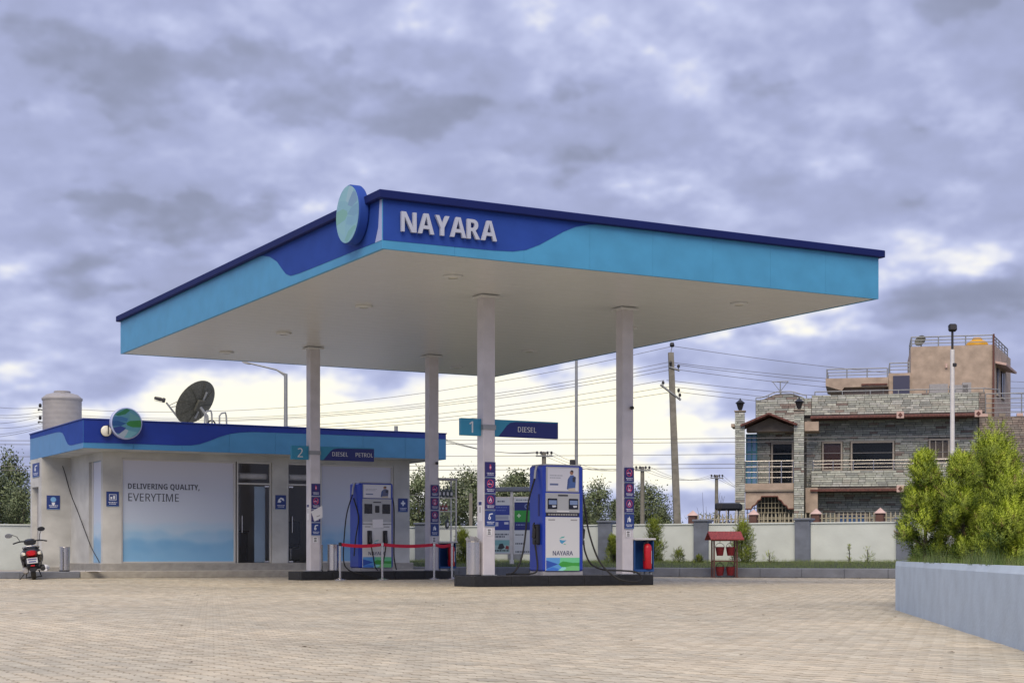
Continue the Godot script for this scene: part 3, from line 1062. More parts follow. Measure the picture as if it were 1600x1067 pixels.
func pump_one() -> void:
	var t := pump_body("blue and white diesel dispenser with two side hoses, near island", cp(0, 1.67, 0, 0.215))
	var px := -0.03
	var ad := part(t, "advert_panel", box(0.80, 0.52, 0.02, 0.006), M.pump_grey, Vector3(px, 2.005, 0.306))
	var q := QuadMesh.new()
	q.size = Vector2(0.74, 0.47)
	part(ad, "advert_print", q, print_mat(ad_image(false)), Vector3(0, 0.0, 0.013))
	var ds := part(t, "display_panel", box(0.82, 0.41, 0.03, 0.008), M.pump_grey, Vector3(px, 1.515, 0.308))
	part(ds, "maker_plate", box(0.24, 0.03, 0.004), M.dark_metal, Vector3(0, 0.155, 0.018))
	var scr := print_mat(screen_image(), 0.15)
	for s in [-0.255, 0.255]:
		var bz := part(ds, "screen_bezel", box(0.23, 0.22, 0.014, 0.004), M.dark_screen, Vector3(s, -0.02, 0.018))
		var sq := QuadMesh.new()
		sq.size = Vector2(0.19, 0.18)
		part(bz, "screen", sq, scr, Vector3(0, 0, 0.009))
	part(ds, "light_strip", box(0.30, 0.035, 0.006), M.pump_white, Vector3(0, -0.175, 0.018))
	part(t, "keypad_band", box(0.80, 0.07, 0.02, 0.004), M.dark_metal, Vector3(px, 1.27, 0.304))
	for i in 12:
		part(t, "key", box(0.045, 0.03, 0.008, 0.003), M.grey_plastic, Vector3(px - 0.33 + i * 0.06, 1.27, 0.317))
	pump_door(t, px)
	# nozzles, holsters and hoses on both sides
	for s in [-1.0, 1.0]:
		var h := part(t, "holster", box(0.10, 0.42, 0.20, 0.02), M.black_plastic, Vector3(s * 0.53, 0.86, 0.08))
		part(h, "nozzle", joined([[box(0.06, 0.22, 0.09, 0.02), turned(Vector3(s * 0.07, 0.02, 0.02), Vector3(8, 0, 0))], [tube([Vector3(s * 0.07, 0.12, 0.02), Vector3(s * 0.06, 0.2, -0.02), Vector3(s * 0.02, 0.24, -0.05)], 0.016)]]), M.dark_metal)
		part(t, "hose_arm", tube([Vector3(s * 0.44, 2.28, 0), Vector3(s * 0.50, 2.27, 0.03), Vector3(s * 0.54, 2.16, 0.05), Vector3(s * 0.55, 2.02, 0.05)], 0.026, 8), M.pump_grey)
		part(t, "side_slot", box(0.012, 0.46, 0.07, 0.004), M.navy, Vector3(s * 0.493, 1.47, 0.12))
	var left := [Vector3(-0.55, 2.03, 0.05), Vector3(-0.67, 1.5, -0.02), Vector3(-0.73, 0.9, -0.02), Vector3(-0.88, 0.38, 0.08), Vector3(-1.10, 0.08, 0.16), Vector3(-1.30, 0.035, 0.2), Vector3(-1.1, 0.035, 0.08), Vector3(-0.72, 0.04, 0.16), Vector3(-0.58, 0.12, 0.2), Vector3(-0.57, 0.42, 0.16), Vector3(-0.60, 0.74, 0.12)]
	part(t, "hose", tube(smooth_path(left), 0.019, 8), M.rubber)
	var right := [Vector3(0.55, 2.03, 0.05), Vector3(0.62, 1.5, 0.12), Vector3(0.70, 0.9, 0.18), Vector3(0.82, 0.3, 0.40), Vector3(1.02, -0.04, 0.72), Vector3(1.35, -0.13, 0.86), Vector3(1.62, -0.08, 0.80), Vector3(1.62, 0.06, 0.62), Vector3(1.35, 0.10, 0.46), Vector3(0.95, 0.12, 0.36), Vector3(0.70, 0.24, 0.26), Vector3(0.60, 0.5, 0.18), Vector3(0.60, 0.74, 0.12)]
	part(t, "hose", tube(smooth_path(right), 0.019, 8), M.rubber)


func pump_door(t: Node3D, px: float) -> void:
	var door := part(t, "door_panel", box(0.82, 1.12, 0.025, 0.006), M.pump_white, Vector3(px, 0.66, 0.306))
	var im := Image.create(192, 64, false, Image.FORMAT_RGB8)
	facets(im, 0.0, 1.0)
	var q := QuadMesh.new()
	q.size = Vector2(0.81, 0.27)
	part(door, "leaf_pattern", q, print_mat(im), Vector3(0, -0.42, 0.0145))
	part(door, "name", word("NAYARA", 0.09, 0.004, false, 1.08), M.trim_navy, Vector3(0, -0.19, 0.0155))
	var lm = M.fascia_blue
	part(door, "emblem_leaf", prism([Vector2(-0.08, 0.03), Vector2(0.0, 0.015), Vector2(0.09, 0.02), Vector2(0.03, -0.02), Vector2(-0.02, -0.06), Vector2(-0.07, -0.02)], 0, 0.003), lm, Vector3(0, 0.06, 0.0125))
	part(door, "emblem_leaf", prism([Vector2(-0.09, 0.05), Vector2(-0.03, 0.09), Vector2(0.05, 0.10), Vector2(0.02, 0.07), Vector2(-0.04, 0.06)], 0, 0.003), mat("leaf_teal", lin(0.10, 0.42, 0.40), 0.4), Vector3(0, 0.06, 0.0125))
	part(door, "emblem_leaf", prism([Vector2(0.02, -0.055), Vector2(0.08, -0.06), Vector2(0.06, -0.075), Vector2(0.02, -0.07)], 0, 0.003), mat("leaf_green", lin(0.14, 0.5, 0.32), 0.4), Vector3(0, 0.06, 0.0125))
	for s in [-1.0, 1.0]:
		var tx := part(door, "price_text", box(0.16, 0.028, 0.003), M.grey_plastic, Vector3(s * 0.27, 0.50, 0.0135))
		tx.set_meta("label", "small grey product wording on the door")


func pump_two() -> void:
	var t := pump_body("second fuel dispenser behind the red belt with paper taped on it", cp(2, 1.63, 0, 0.215))
	var px := 0.02
	var ad := part(t, "advert_panel", box(0.80, 0.36, 0.02, 0.006), M.pump_grey, Vector3(px, 2.08, 0.306))
	var q := QuadMesh.new()
	q.size = Vector2(0.76, 0.33)
	part(ad, "advert_print", q, print_mat(ad_image(true)), Vector3(0, 0, 0.013))
	var ds := part(t, "display_panel", box(0.82, 0.66, 0.03, 0.008), M.pump_grey, Vector3(px, 1.555, 0.308))
	part(ds, "maker_plate", box(0.22, 0.025, 0.004), M.dark_metal, Vector3(0, 0.24, 0.018))
	for s in [-0.255, 0.255]:
		var bz := part(ds, "screen_bezel", box(0.22, 0.25, 0.014, 0.004), M.dark_screen, Vector3(s, 0.07, 0.018))
		part(bz, "readout", box(0.18, 0.10, 0.004), M.dark_metal, Vector3(0, 0.04, 0.008))
	part(ds, "card_reader", box(0.12, 0.18, 0.02, 0.006), M.black_plastic, Vector3(0, 0.06, 0.02))
	part(ds, "light_strip", box(0.80, 0.03, 0.008), M.pump_white, Vector3(0, -0.29, 0.018))
	part(t, "keypad_band", box(0.80, 0.07, 0.02, 0.004), M.dark_metal, Vector3(px, 1.19, 0.304))
	pump_door(t, px)
	for s in [-1.0, 1.0]:
		var h := part(t, "holster", box(0.12, 0.40, 0.06, 0.012), M.black_plastic, Vector3(px + s * 0.22, 0.86, 0.33))
		part(h, "nozzle", joined([[box(0.07, 0.24, 0.10, 0.02), turned(Vector3(0, -0.02, 0.06), Vector3(-14, 0, 0))], [tube([Vector3(0, 0.08, 0.06), Vector3(0, 0.17, 0.03)], 0.018)]]), M.dark_metal)
		part(t, "hose_arm", tube([Vector3(s * 0.44, 2.28, 0), Vector3(s * 0.50, 2.27, 0.03), Vector3(s * 0.545, 2.16, 0.05), Vector3(s * 0.56, 2.0, 0.05)], 0.026, 8), M.pump_grey)
		part(t, "hose", tube(smooth_path([Vector3(px + s * 0.22, 0.72, 0.40), Vector3(px + s * 0.17, 0.45, 0.42), Vector3(px + s * 0.10, 0.12, 0.42), Vector3(px + s * 0.03, 0.03, 0.44)]), 0.017, 8), M.rubber)
	part(t, "hose", tube(smooth_path([Vector3(-0.56, 2.0, 0.05), Vector3(-0.68, 1.5, -0.04), Vector3(-0.76, 0.9, -0.02), Vector3(-0.84, 0.3, 0.12), Vector3(-0.80, 0.05, 0.34), Vector3(-0.5, -0.08, 0.56), Vector3(-0.1, -0.17, 0.56)]), 0.017, 8), M.rubber)
	part(t, "hose", tube(smooth_path([Vector3(-0.54, 1.9, 0.08), Vector3(-0.5, 1.4, 0.30), Vector3(-0.58, 0.9, 0.32), Vector3(-0.66, 0.4, 0.38)]), 0.017, 8), M.rubber)
	part(t, "hose", tube(smooth_path([Vector3(0.56, 2.0, 0.05), Vector3(0.60, 1.7, 0.10), Vector3(0.58, 1.1, 0.16), Vector3(0.55, 0.4, 0.22), Vector3(0.58, 0.04, 0.3)]), 0.017, 8), M.rubber)
	var p := single("paper_notice", box(0.30, 0.22, 0.004), M.paper, "blank white paper taped across the second dispenser's front", "paper", cp(2, 1.66, -0.336, 1.46), TH)
	p.rotation.z = 0.03


# ---------------------------------------------------------------- kiosk
func build_kiosk() -> void:
	var t := thing("kiosk_building", "low flat-roofed station kiosk with blue wave fascia and printed windows", "building", kp(0, 0), TH)
	var put := func(called: String, m: Material, u0: float, u1: float, y0: float, y1: float, v0: float, v1: float, b := 0.0) -> MeshInstance3D:
		return part(t, called, box(u1 - u0, y1 - y0, v1 - v0, b), m, Vector3((u0 + u1) / 2, (y0 + y1) / 2, -(v0 + v1) / 2))
	put.call("step", M.step_concrete, -0.1, 11.19, 0.0, 0.19, -0.12, 1.2, 0.012)
	put.call("plinth", M.plinth, 0.80, 10.64, 0.0, 0.40, 1.18, 6.48, 0.012)
	put.call("plinth", M.plinth, -0.03, 0.79, 0.0, 0.28, 4.98, 6.57, 0.012)
	put.call("roof_slab", M.wall_plaster, 0.062, 11.128, 3.60, 4.15, 0.062, 6.528)
	# fascia
	for side in 4:
		var length := 11.19 if side % 2 == 0 else 6.59
		var count := 8 if side % 2 == 0 else 5
		for i in count:
			var pl := length / count
			var s := (i + 0.5) * pl
			var at := Vector3(s, 3.985, -0.03)
			if side == 1: at = Vector3(0.03, 3.985, -s)
			if side == 2: at = Vector3(s, 3.985, -6.56)
			if side == 3: at = Vector3(11.16, 3.985, -s)
			part(t, "fascia_panel", box(pl - 0.005, 0.79, 0.06, 0.003), M.kiosk_light_blue, at, Vector3(0, 90 if side % 2 else 0, 0))
	var fr := func(list: Array, sgn: float) -> Array:
		var p := []
		for e in list:
			p.append(Vector2(e[0] * sgn, 3.59 + e[1] * 0.79))
		p.append(Vector2(list[list.size() - 1][0] * sgn, 4.376))
		p.append(Vector2(list[0][0] * sgn, 4.376))
		return p
	part(t, "dark_wave", prism(fr.call([[0.005, 0.19], [1.5, 0.20], [2.6, 0.20], [3.05, 0.215], [3.3, 0.27], [3.6, 0.40], [3.9, 0.56], [4.2, 0.68], [4.5, 0.75], [4.9, 0.79], [6.5, 0.80], [11.185, 0.80]], 1.0), 0.001, 0.006), M.kiosk_royal_blue, Vector3.ZERO, Vector3.ZERO, "dark blue wave along the kiosk front")
	part(t, "dark_wave", prism(fr.call([[0.005, 0.19], [1.30, 0.19], [1.55, 0.21], [1.75, 0.27], [1.95, 0.40], [2.15, 0.58], [2.35, 0.71], [2.65, 0.78], [3.2, 0.81], [6.585, 0.83]], -1.0), 0.001, 0.006), M.royal_blue, Vector3.ZERO, Vector3(0, -90, 0), "dark blue wave along the kiosk side")
	for s in 4:
		var length := (11.19 if s % 2 == 0 else 6.59) + 0.06
		part(t, "roof_trim", box(length - (0.17 if s % 2 else 0.0), 0.03, 0.11, 0.006), M.kiosk_royal_blue, [Vector3(5.595, 4.396, -0.025), Vector3(0.025, 4.396, -3.295), Vector3(5.595, 4.396, -6.565), Vector3(11.165, 4.396, -3.295)][s], Vector3(0, 90 if s % 2 else 0, 0))
	# front wall: piers and lintel
	for e in [[0.88, 1.42], [5.99, 6.48], [7.50, 7.56], [10.01, 10.56]]:
		put.call("wall_pier", M.wall_plaster, e[0], e[1], 0.40, 3.60, 1.30, 1.50)
	put.call("lintel", M.wall_plaster, 1.42, 5.99, 3.42, 3.60, 1.303, 1.497)
	put.call("lintel", M.wall_plaster, 6.48, 7.50, 3.42, 3.60, 1.303, 1.497)
	put.call("lintel", M.wall_plaster, 7.56, 10.01, 3.42, 3.60, 1.303, 1.497)
	put.call("wall", M.wall_plaster, 10.36, 10.56, 0.40, 3.60, 1.50, 6.25)
	put.call("wall", M.wall_plaster, 0.88, 10.56, 0.40, 3.60, 6.25, 6.45)
	put.call("wall", M.wall_plaster, 0.88, 1.06, 0.40, 3.60, 2.86, 6.25)
	put.call("lintel", M.wall_plaster, 0.883, 1.06, 3.36, 3.60, 1.50, 2.86)
	put.call("wall", M.wall_plaster, 0.0, 0.88, 0.28, 3.60, 5.03, 5.23)
	put.call("wall", M.wall_plaster, 0.0, 0.2, 0.28, 3.60, 5.23, 5.42)
	put.call("wall", M.wall_plaster, 0.0, 0.2, 0.28, 3.60, 6.35, 6.53)
	put.call("lintel", M.wall_plaster, 0.003, 0.2, 2.73, 3.60, 5.42, 6.35)
	put.call("side_door", M.grey_plastic, 0.16, 0.20, 0.28, 2.73, 5.42, 6.35)
	# printed windows
	var wi := print_mat(window_image(256, 192, 5), 0.3)
	for e in [[1.42, 4.86, "large printed window left of the kiosk door"], [7.56, 10.01, "printed window right of the kiosk doors"]]:
		var w: float = e[1] - e[0]
		var f := part(t, "window", box(w, 3.02, 0.05), M.film_blue, Vector3((e[0] + e[1]) / 2, 1.91, -1.43), Vector3.ZERO, e[2])
		for s in [-1.0, 1.0]:
			part(f, "frame", box(0.05, 3.02, 0.09, 0.006), M.aluminium, Vector3(s * (w / 2 - 0.026), 0, 0.04))
			part(f, "frame", box(w - 0.104, 0.05, 0.088, 0.006), M.aluminium, Vector3(0, s * 1.484, 0.04))
		var q := QuadMesh.new()
		q.size = Vector2(w - 0.1, 2.92)
		part(f, "printed_film", q, wi, Vector3(0, 0, 0.028))
		if e[0] < 2.0:
			part(f, "slogan", word("DELIVERING QUALITY,", 0.155, 0.004, true, 0.94), M.trim_grey if M.has("trim_grey") else mat("trim_grey", lin(0.06, 0.07, 0.11), 0.5), Vector3(-0.44, 0.70, 0.031))
			part(f, "slogan", word("EVERYTIME", 0.225, 0.004, false, 0.98), M.trim_grey, Vector3(-0.75, 0.40, 0.031))
	var sw := part(t, "window", box(0.05, 2.96, 1.14), M.film_blue, Vector3(0.98, 1.88, -2.07), Vector3.ZERO, "narrow printed side window")
	var sq := QuadMesh.new()
	sq.size = Vector2(1.08, 2.9)
	part(sw, "printed_film", sq, print_mat(window_image(96, 192, 8), 0.3), Vector3(-0.028, 0, 0), Vector3(0, -90, 0))
	for s in [-1.0, 1.0]:
		part(sw, "frame", box(0.08, 2.96, 0.05, 0.006), M.aluminium, Vector3(-0.03, 0, s * 0.545))
	put.call("dark_reveal", M.grey_plastic, 0.99, 1.04, 0.40, 3.36, 2.64, 2.86)
	# glazed doors
	for e in [[4.90, 5.98], [6.49, 7.49]]:
		var w: float = e[1] - e[0]
		var d := part(t, "door", joined([[box(0.045, 3.02, 0.08, 0.006), Vector3(-w / 2 + 0.023, 0, 0)], [box(0.045, 3.02, 0.08, 0.006), Vector3(w / 2 - 0.023, 0, 0)], [box(w - 0.09, 0.05, 0.078, 0.006), Vector3(0, 0.86, 0)], [box(w - 0.09, 0.045, 0.078, 0.006), Vector3(0, 1.487, 0)]]), M.aluminium, Vector3((e[0] + e[1]) / 2, 1.91, -1.40))
		part(d, "glass_leaf", box(w - 0.12, 2.32, 0.012), M.glass, Vector3(0, -0.34, 0))
		part(d, "transom_glass", box(w - 0.10, 0.58, 0.012), M.glass, Vector3(0, 1.175, 0))
		for y in [-1.47, 0.79]:
			part(d, "patch_fitting", box(0.14, 0.05, 0.03, 0.006), M.steel, Vector3(-w / 2 + 0.13 if e[0] > 6.0 else w / 2 - 0.13, y, 0.015))
		part(d, "handle", tube([Vector3(-w / 2 + 0.16, -0.6, 0.05), Vector3(-w / 2 + 0.16, -0.1, 0.05)], 0.014), M.steel)
		part(d, "air_curtain", box(w - 0.16, 0.17, 0.22, 0.04), M.white_paint, Vector3(0.06, 1.10, -0.30))
	put.call("door_film", M.film_blue, 5.52, 5.86, 0.42, 2.70, 1.56, 1.575)
	# inside
	put.call("interior_floor", M.interior_floor, 1.07, 10.35, 0.402, 0.42, 1.51, 6.24)
	put.call("partition", M.interior, 1.07, 10.35, 0.43, 3.58, 4.20, 4.28)
	put.call("partition", M.interior, 4.60, 4.66, 0.43, 3.58, 1.51, 4.19)
	put.call("notice_board", M.dark_metal, 5.05, 5.35, 1.65, 2.3, 4.17, 4.195)
	# round emblem on the fascia
	var em := part(t, "emblem", lathe([[0.0, 0.0], [0.43, 0.0], [0.445, 0.015], [0.445, 0.16], [0.42, 0.18], [0.0, 0.18]], 36), M.pale_lilac, Vector3(1.15, 4.30, 0.03), Vector3(90, 0, 0))
	part(em, "emblem_face", prism(circle(0.41, 36), 0.0, 0.005, Rect2(-0.41, -0.41, 0.82, 0.82)), print_mat(emblem_image(false), 0.3), Vector3(0, 0.182, 0), Vector3(-90, 0, 0))
	# what hangs on it
	var names := {"assist": "white screen pictogram on the pier left of the big printed window", "cafe": "white cup pictogram on the pier between the two doors", "first_aid": "white first aid cross on the kiosk's right end pier", "water": "drinking water pictogram on the recessed wall near the scooter", "air": "small free air pictogram high on the kiosk's far left end"}
	for e in [["assist", 1.16, 2.24, 1.298, 0.36], ["cafe", 6.255, 2.23, 1.298, 0.34], ["first_aid", 10.325, 2.20, 1.298, 0.33], ["water", 0.35, 2.235, 5.028, 0.40]]:
		var o := thing("wall_placard", "blue placard with %s" % names[e[0]], "sign", kp(e[1], e[3] - 0.006, e[2]), TH, "pictogram placards on the kiosk walls")
		part(o, "plate", box(e[4], 0.43, 0.012, 0.002), M.navy)
		var q := QuadMesh.new()
		q.size = Vector2(e[4] - 0.01, 0.42)
		part(o, "print", q, print_mat(placard_image(e[0])), Vector3(0, 0, 0.0085))
	var ap := thing("wall_placard", "blue placard with " + names.air, "sign", kp(-0.008, 5.75, 3.24), TH - PI / 2, "pictogram placards on the kiosk walls")
	part(ap, "plate", box(0.9, 0.43, 0.012, 0.002), M.navy)
	var aq := QuadMesh.new()
	aq.size = Vector2(0.89, 0.42)
	part(ap, "print", aq, print_mat(placard_image("air")), Vector3(0, 0, 0.0085))
	var fl := thing("round_floodlight", "round cream floodlight beside the kiosk's emblem", "lamp", kp(0.60, -0.10, 4.07), TH)
	part(fl, "housing", lathe([[0.0, -0.10], [0.10, -0.09], [0.15, -0.02], [0.155, 0.03], [0.0, 0.03]], 18, true), M.dark_metal, Vector3.ZERO, Vector3(90, 0, 0))
	part(fl, "lens", lathe([[0.148, 0.032], [0.12, 0.055], [0.0, 0.07]], 18, true), M.lamp_glass, Vector3.ZERO, Vector3(90, 0, 0))
	part(fl, "bracket", box(0.03, 0.26, 0.04, 0.004), M.dark_metal, Vector3(0.05, 0.04, 0.05))
	var cable := tube(smooth_path([kp(0.62, 4.98, 3.35), kp(0.70, 4.98, 3.1), kp(0.86, 4.95, 2.5), kp(0.85, 4.0, 1.9), kp(0.85, 3.2, 1.35), kp(0.84, 2.4, 0.85), kp(0.84, 1.65, 0.50), kp(0.83, 1.5, 0.42)], 6), 0.013, 6)
	single("black_cable", cable, M.dark_metal, "loose black cable sagging down the kiosk's left wall", "cable")
	# on the roof
	var tk := thing("water_tank", "grey plastic water tank on the kiosk's back left roof corner", "water tank", kp(0.66, 5.2, 4.15), 0.2)
	var prof := [[0.0, 0.0], [0.58, 0.0]]
	for i in 8:
		prof.append_array([[0.58, 0.02 + i * 0.15], [0.582, 0.04 + i * 0.15], [0.582, 0.12 + i * 0.15], [0.58, 0.14 + i * 0.15]])
	prof.append_array([[0.61, 1.22], [0.61, 1.28], [0.57, 1.30], [0.48, 1.38], [0.30, 1.43], [0.0, 1.43]])
	part(tk, "body", lathe(prof, 28, true), M.tank_plastic)
	part(tk, "lid", cyl(0.25, 0.08, 20, 0.015), M.tank_plastic, Vector3(0, 1.42, 0))
	part(tk, "lid_catch", box(0.14, 0.10, 0.06, 0.01), M.tank_plastic, Vector3(0.05, 1.37, 0.42))
	dish(kp(4.25, 3.0, 5.22))
	for e in [[4.72, 4.98, 4.94, "galvanised inverted-U pipe loop on the kiosk roof right of the dish"], [4.34, 4.44, 4.98, "galvanised pipe stub on the kiosk roof behind the dish's rim"]]:
		single("roof_pipe", tube([Vector3(-0.13, 0, 0), Vector3(-0.12, e[2] - 4.15 - 0.08, 0), Vector3(-0.05, e[2] - 4.15, 0), Vector3(0.10, e[2] - 4.12, 0), Vector3(0.13, e[2] - 4.22, 0), Vector3(0.17, 0, 0)], 0.026, 8), M.galvanised, e[3], "pipe", kp((e[0] + e[1]) / 2, 2.5, 4.15), TH + 0.3)
	single("roof_post", cyl(0.06, 0.5, 10), M.galvanised, "short grey pipe post at the right end of the kiosk roof", "post", kp(9.95, 1.0, 4.15), TH)
	# furniture seen through the glass
	var dk := thing("counter_desk", "dark counter inside the kiosk behind the first glass door", "desk", kp(5.2, 3.2, 0.42), TH)
	part(dk, "top", box(1.3, 0.05, 0.6, 0.01), M.wood_dark, Vector3(0, 0.95, 0))
	part(dk, "front_board", box(1.2, 0.9, 0.04, 0.004), M.wood_dark, Vector3(0, 0.46, 0.24))
	var ch := thing("office_chair", "black high-backed office chair inside the second glass door", "chair", kp(7.05, 2.5, 0.42), TH + 2.6)
	part(ch, "seat", box(0.5, 0.09, 0.5, 0.03), M.black_plastic, Vector3(0, 0.47, 0))
	part(ch, "backrest", box(0.5, 0.75, 0.08, 0.03), M.black_plastic, Vector3(0, 0.90, 0.24), Vector3(8, 0, 0))
	part(ch, "stem", cyl(0.03, 0.38, 10), M.steel, Vector3(0, 0.06, 0))
	for k in 5:
		part(ch, "leg", box(0.3, 0.04, 0.05, 0.01), M.black_plastic, Vector3(cos(k * TAU / 5) * 0.15, 0.06, sin(k * TAU / 5) * 0.15), Vector3(0, -k * 72, 0))


func dish(at: Vector3) -> void:
	var t := thing("satellite_dish", "large grey satellite dish tilted skyward on the kiosk roof", "satellite dish", at)
	var axis := Vector3(-0.72, 0.53, -0.45).normalized()
	var side := axis.cross(Vector3.UP).normalized()
	var b := Basis(side, axis, side.cross(axis))
	var prof := []
	for i in 9:
		var r := 0.72 * i / 8.0
		prof.append([r, 0.30 * r * r - 0.02])
	prof.append_array([[0.745, 0.145], [0.745, 0.165], [0.72, 0.165]])
	for i in range(7, -1, -1):
		var r := 0.72 * i / 8.0
		prof.append([r, 0.30 * r * r + 0.002])
	var d := part(t, "reflector", lathe(prof, 36, false), M.dish_grey)
	d.basis = b
	var ribs := []
	for k in 8:
		var a := k * TAU / 8
		var p := []
		for i in 6:
			var r := 0.1 + 0.6 * i / 5.0
			p.append(Vector3(cos(a) * r, 0.30 * r * r - 0.035, sin(a) * r))
		ribs.append(p)
	for p in ribs:
		part(d, "rib", tube(p, 0.012, 4), M.dish_grey)
	part(d, "back_bracket", box(0.30, 0.08, 0.36, 0.01), M.dish_grey, Vector3(0, -0.06, 0))
	part(d, "back_stiffener", box(0.06, 0.05, 0.9, 0.01), M.galvanised, Vector3(0.08, -0.03, 0))
	var feed := at + Vector3(-1.05, 0.13, 0.15) - at
	var rim_low := Vector3.ZERO
	for k in 72:
		var q := b * Vector3(cos(TAU * k / 72) * 0.73, 0.16, sin(TAU * k / 72) * 0.73)
		if -q.x * 0.9 - q.y > -rim_low.x * 0.9 - rim_low.y:
			rim_low = q
	part(t, "feed_arm", tube([rim_low, feed + Vector3(0.10, -0.08, 0)], 0.03, 6), M.galvanised)
	part(t, "feed_strut", tube([Vector3(-0.30, 0.24, 0.1), feed + Vector3(0.20, -0.17, 0.05)], 0.014, 5), M.galvanised)
	part(t, "feed_strut", tube([Vector3(-0.55, -0.06, 0.3), feed + Vector3(0.26, -0.22, 0.0)], 0.014, 5), M.galvanised)
	part(t, "feed_horn", joined([[lathe([[0.0, 0.0], [0.05, 0.0], [0.06, 0.10], [0.045, 0.26], [0.0, 0.28]], 12), turned(feed, Vector3(0, 0, 76))], [lathe([[0.0, 0.0], [0.07, 0.0], [0.08, 0.06], [0.0, 0.07]], 12), turned(feed + Vector3(0.06, -0.02, 0), Vector3(0, 0, 76))]]), M.dark_metal)
	part(t, "feed_rod", tube([feed + Vector3(0.0, -0.08, 0.02), feed + Vector3(-0.26, -0.01, 0.02)], 0.01, 5), M.galvanised)
	part(t, "mast", tube([Vector3(0.30, -1.07, -0.05), Vector3(0.26, -0.35, -0.02), Vector3(0.06, -0.08, 0.02)], 0.045, 8), M.galvanised)
	part(t, "cable_coil", lathe([[0.10, 0.0], [0.13, 0.02], [0.10, 0.04], [0.08, 0.02], [0.10, 0.0]], 18, true), M.dark_metal, Vector3(0.42, -0.60, 0.12), Vector3(80, 20, 0))


# ---------------------------------------------------------------- things on the forecourt
func loft(sections: Array, seg := 14, pw := 2.6) -> ArrayMesh:   # sections [z, half width, low y, high y, shift of x]
	var g := Geo.new()
	var rings := []
	for s in sections:
		var ring := []
		for k in seg:
			var a := TAU * k / seg
			var cx := signf(cos(a)) * pow(absf(cos(a)), 2.0 / pw)
			var cy := signf(sin(a)) * pow(absf(sin(a)), 2.0 / pw)
			ring.append(Vector3(cx * s[1] + (s[4] if s.size() > 4 else 0.0), (s[2] + s[3]) / 2 + cy * (s[3] - s[2]) / 2, s[0]))
		rings.append(ring)
	for i in rings.size() - 1:
		for k in seg:
			var a: Vector3 = rings[i][k]
			var b: Vector3 = rings[i][(k + 1) % seg]
			var d: Vector3 = rings[i + 1][(k + 1) % seg]
			var e: Vector3 = rings[i + 1][k]
			var mid := Vector3(0, 0, 0)
			for q in seg:
				mid += rings[i][q] + rings[i + 1][q]
			mid /= 2.0 * seg
			var nn := func(p: Vector3) -> Vector3:
				var o := p - mid
				var h: float = maxf(0.01, sections[i][3] - sections[i][2])
				return Vector3(o.x / maxf(sections[i][1], 0.01), o.y / (h / 2), 0.0).normalized()
			g.tri(a, b, d, nn.call(a), nn.call(b), nn.call(d))
			g.tri(a, d, e, nn.call(a), nn.call(d), nn.call(e))
	for r in [0, rings.size() - 1]:
		g.poly(rings[r], (rings[1 if r == 0 else r - 1][0] + rings[1 if r == 0 else r - 1][seg / 2]) / 2.0)
	return g.mesh()


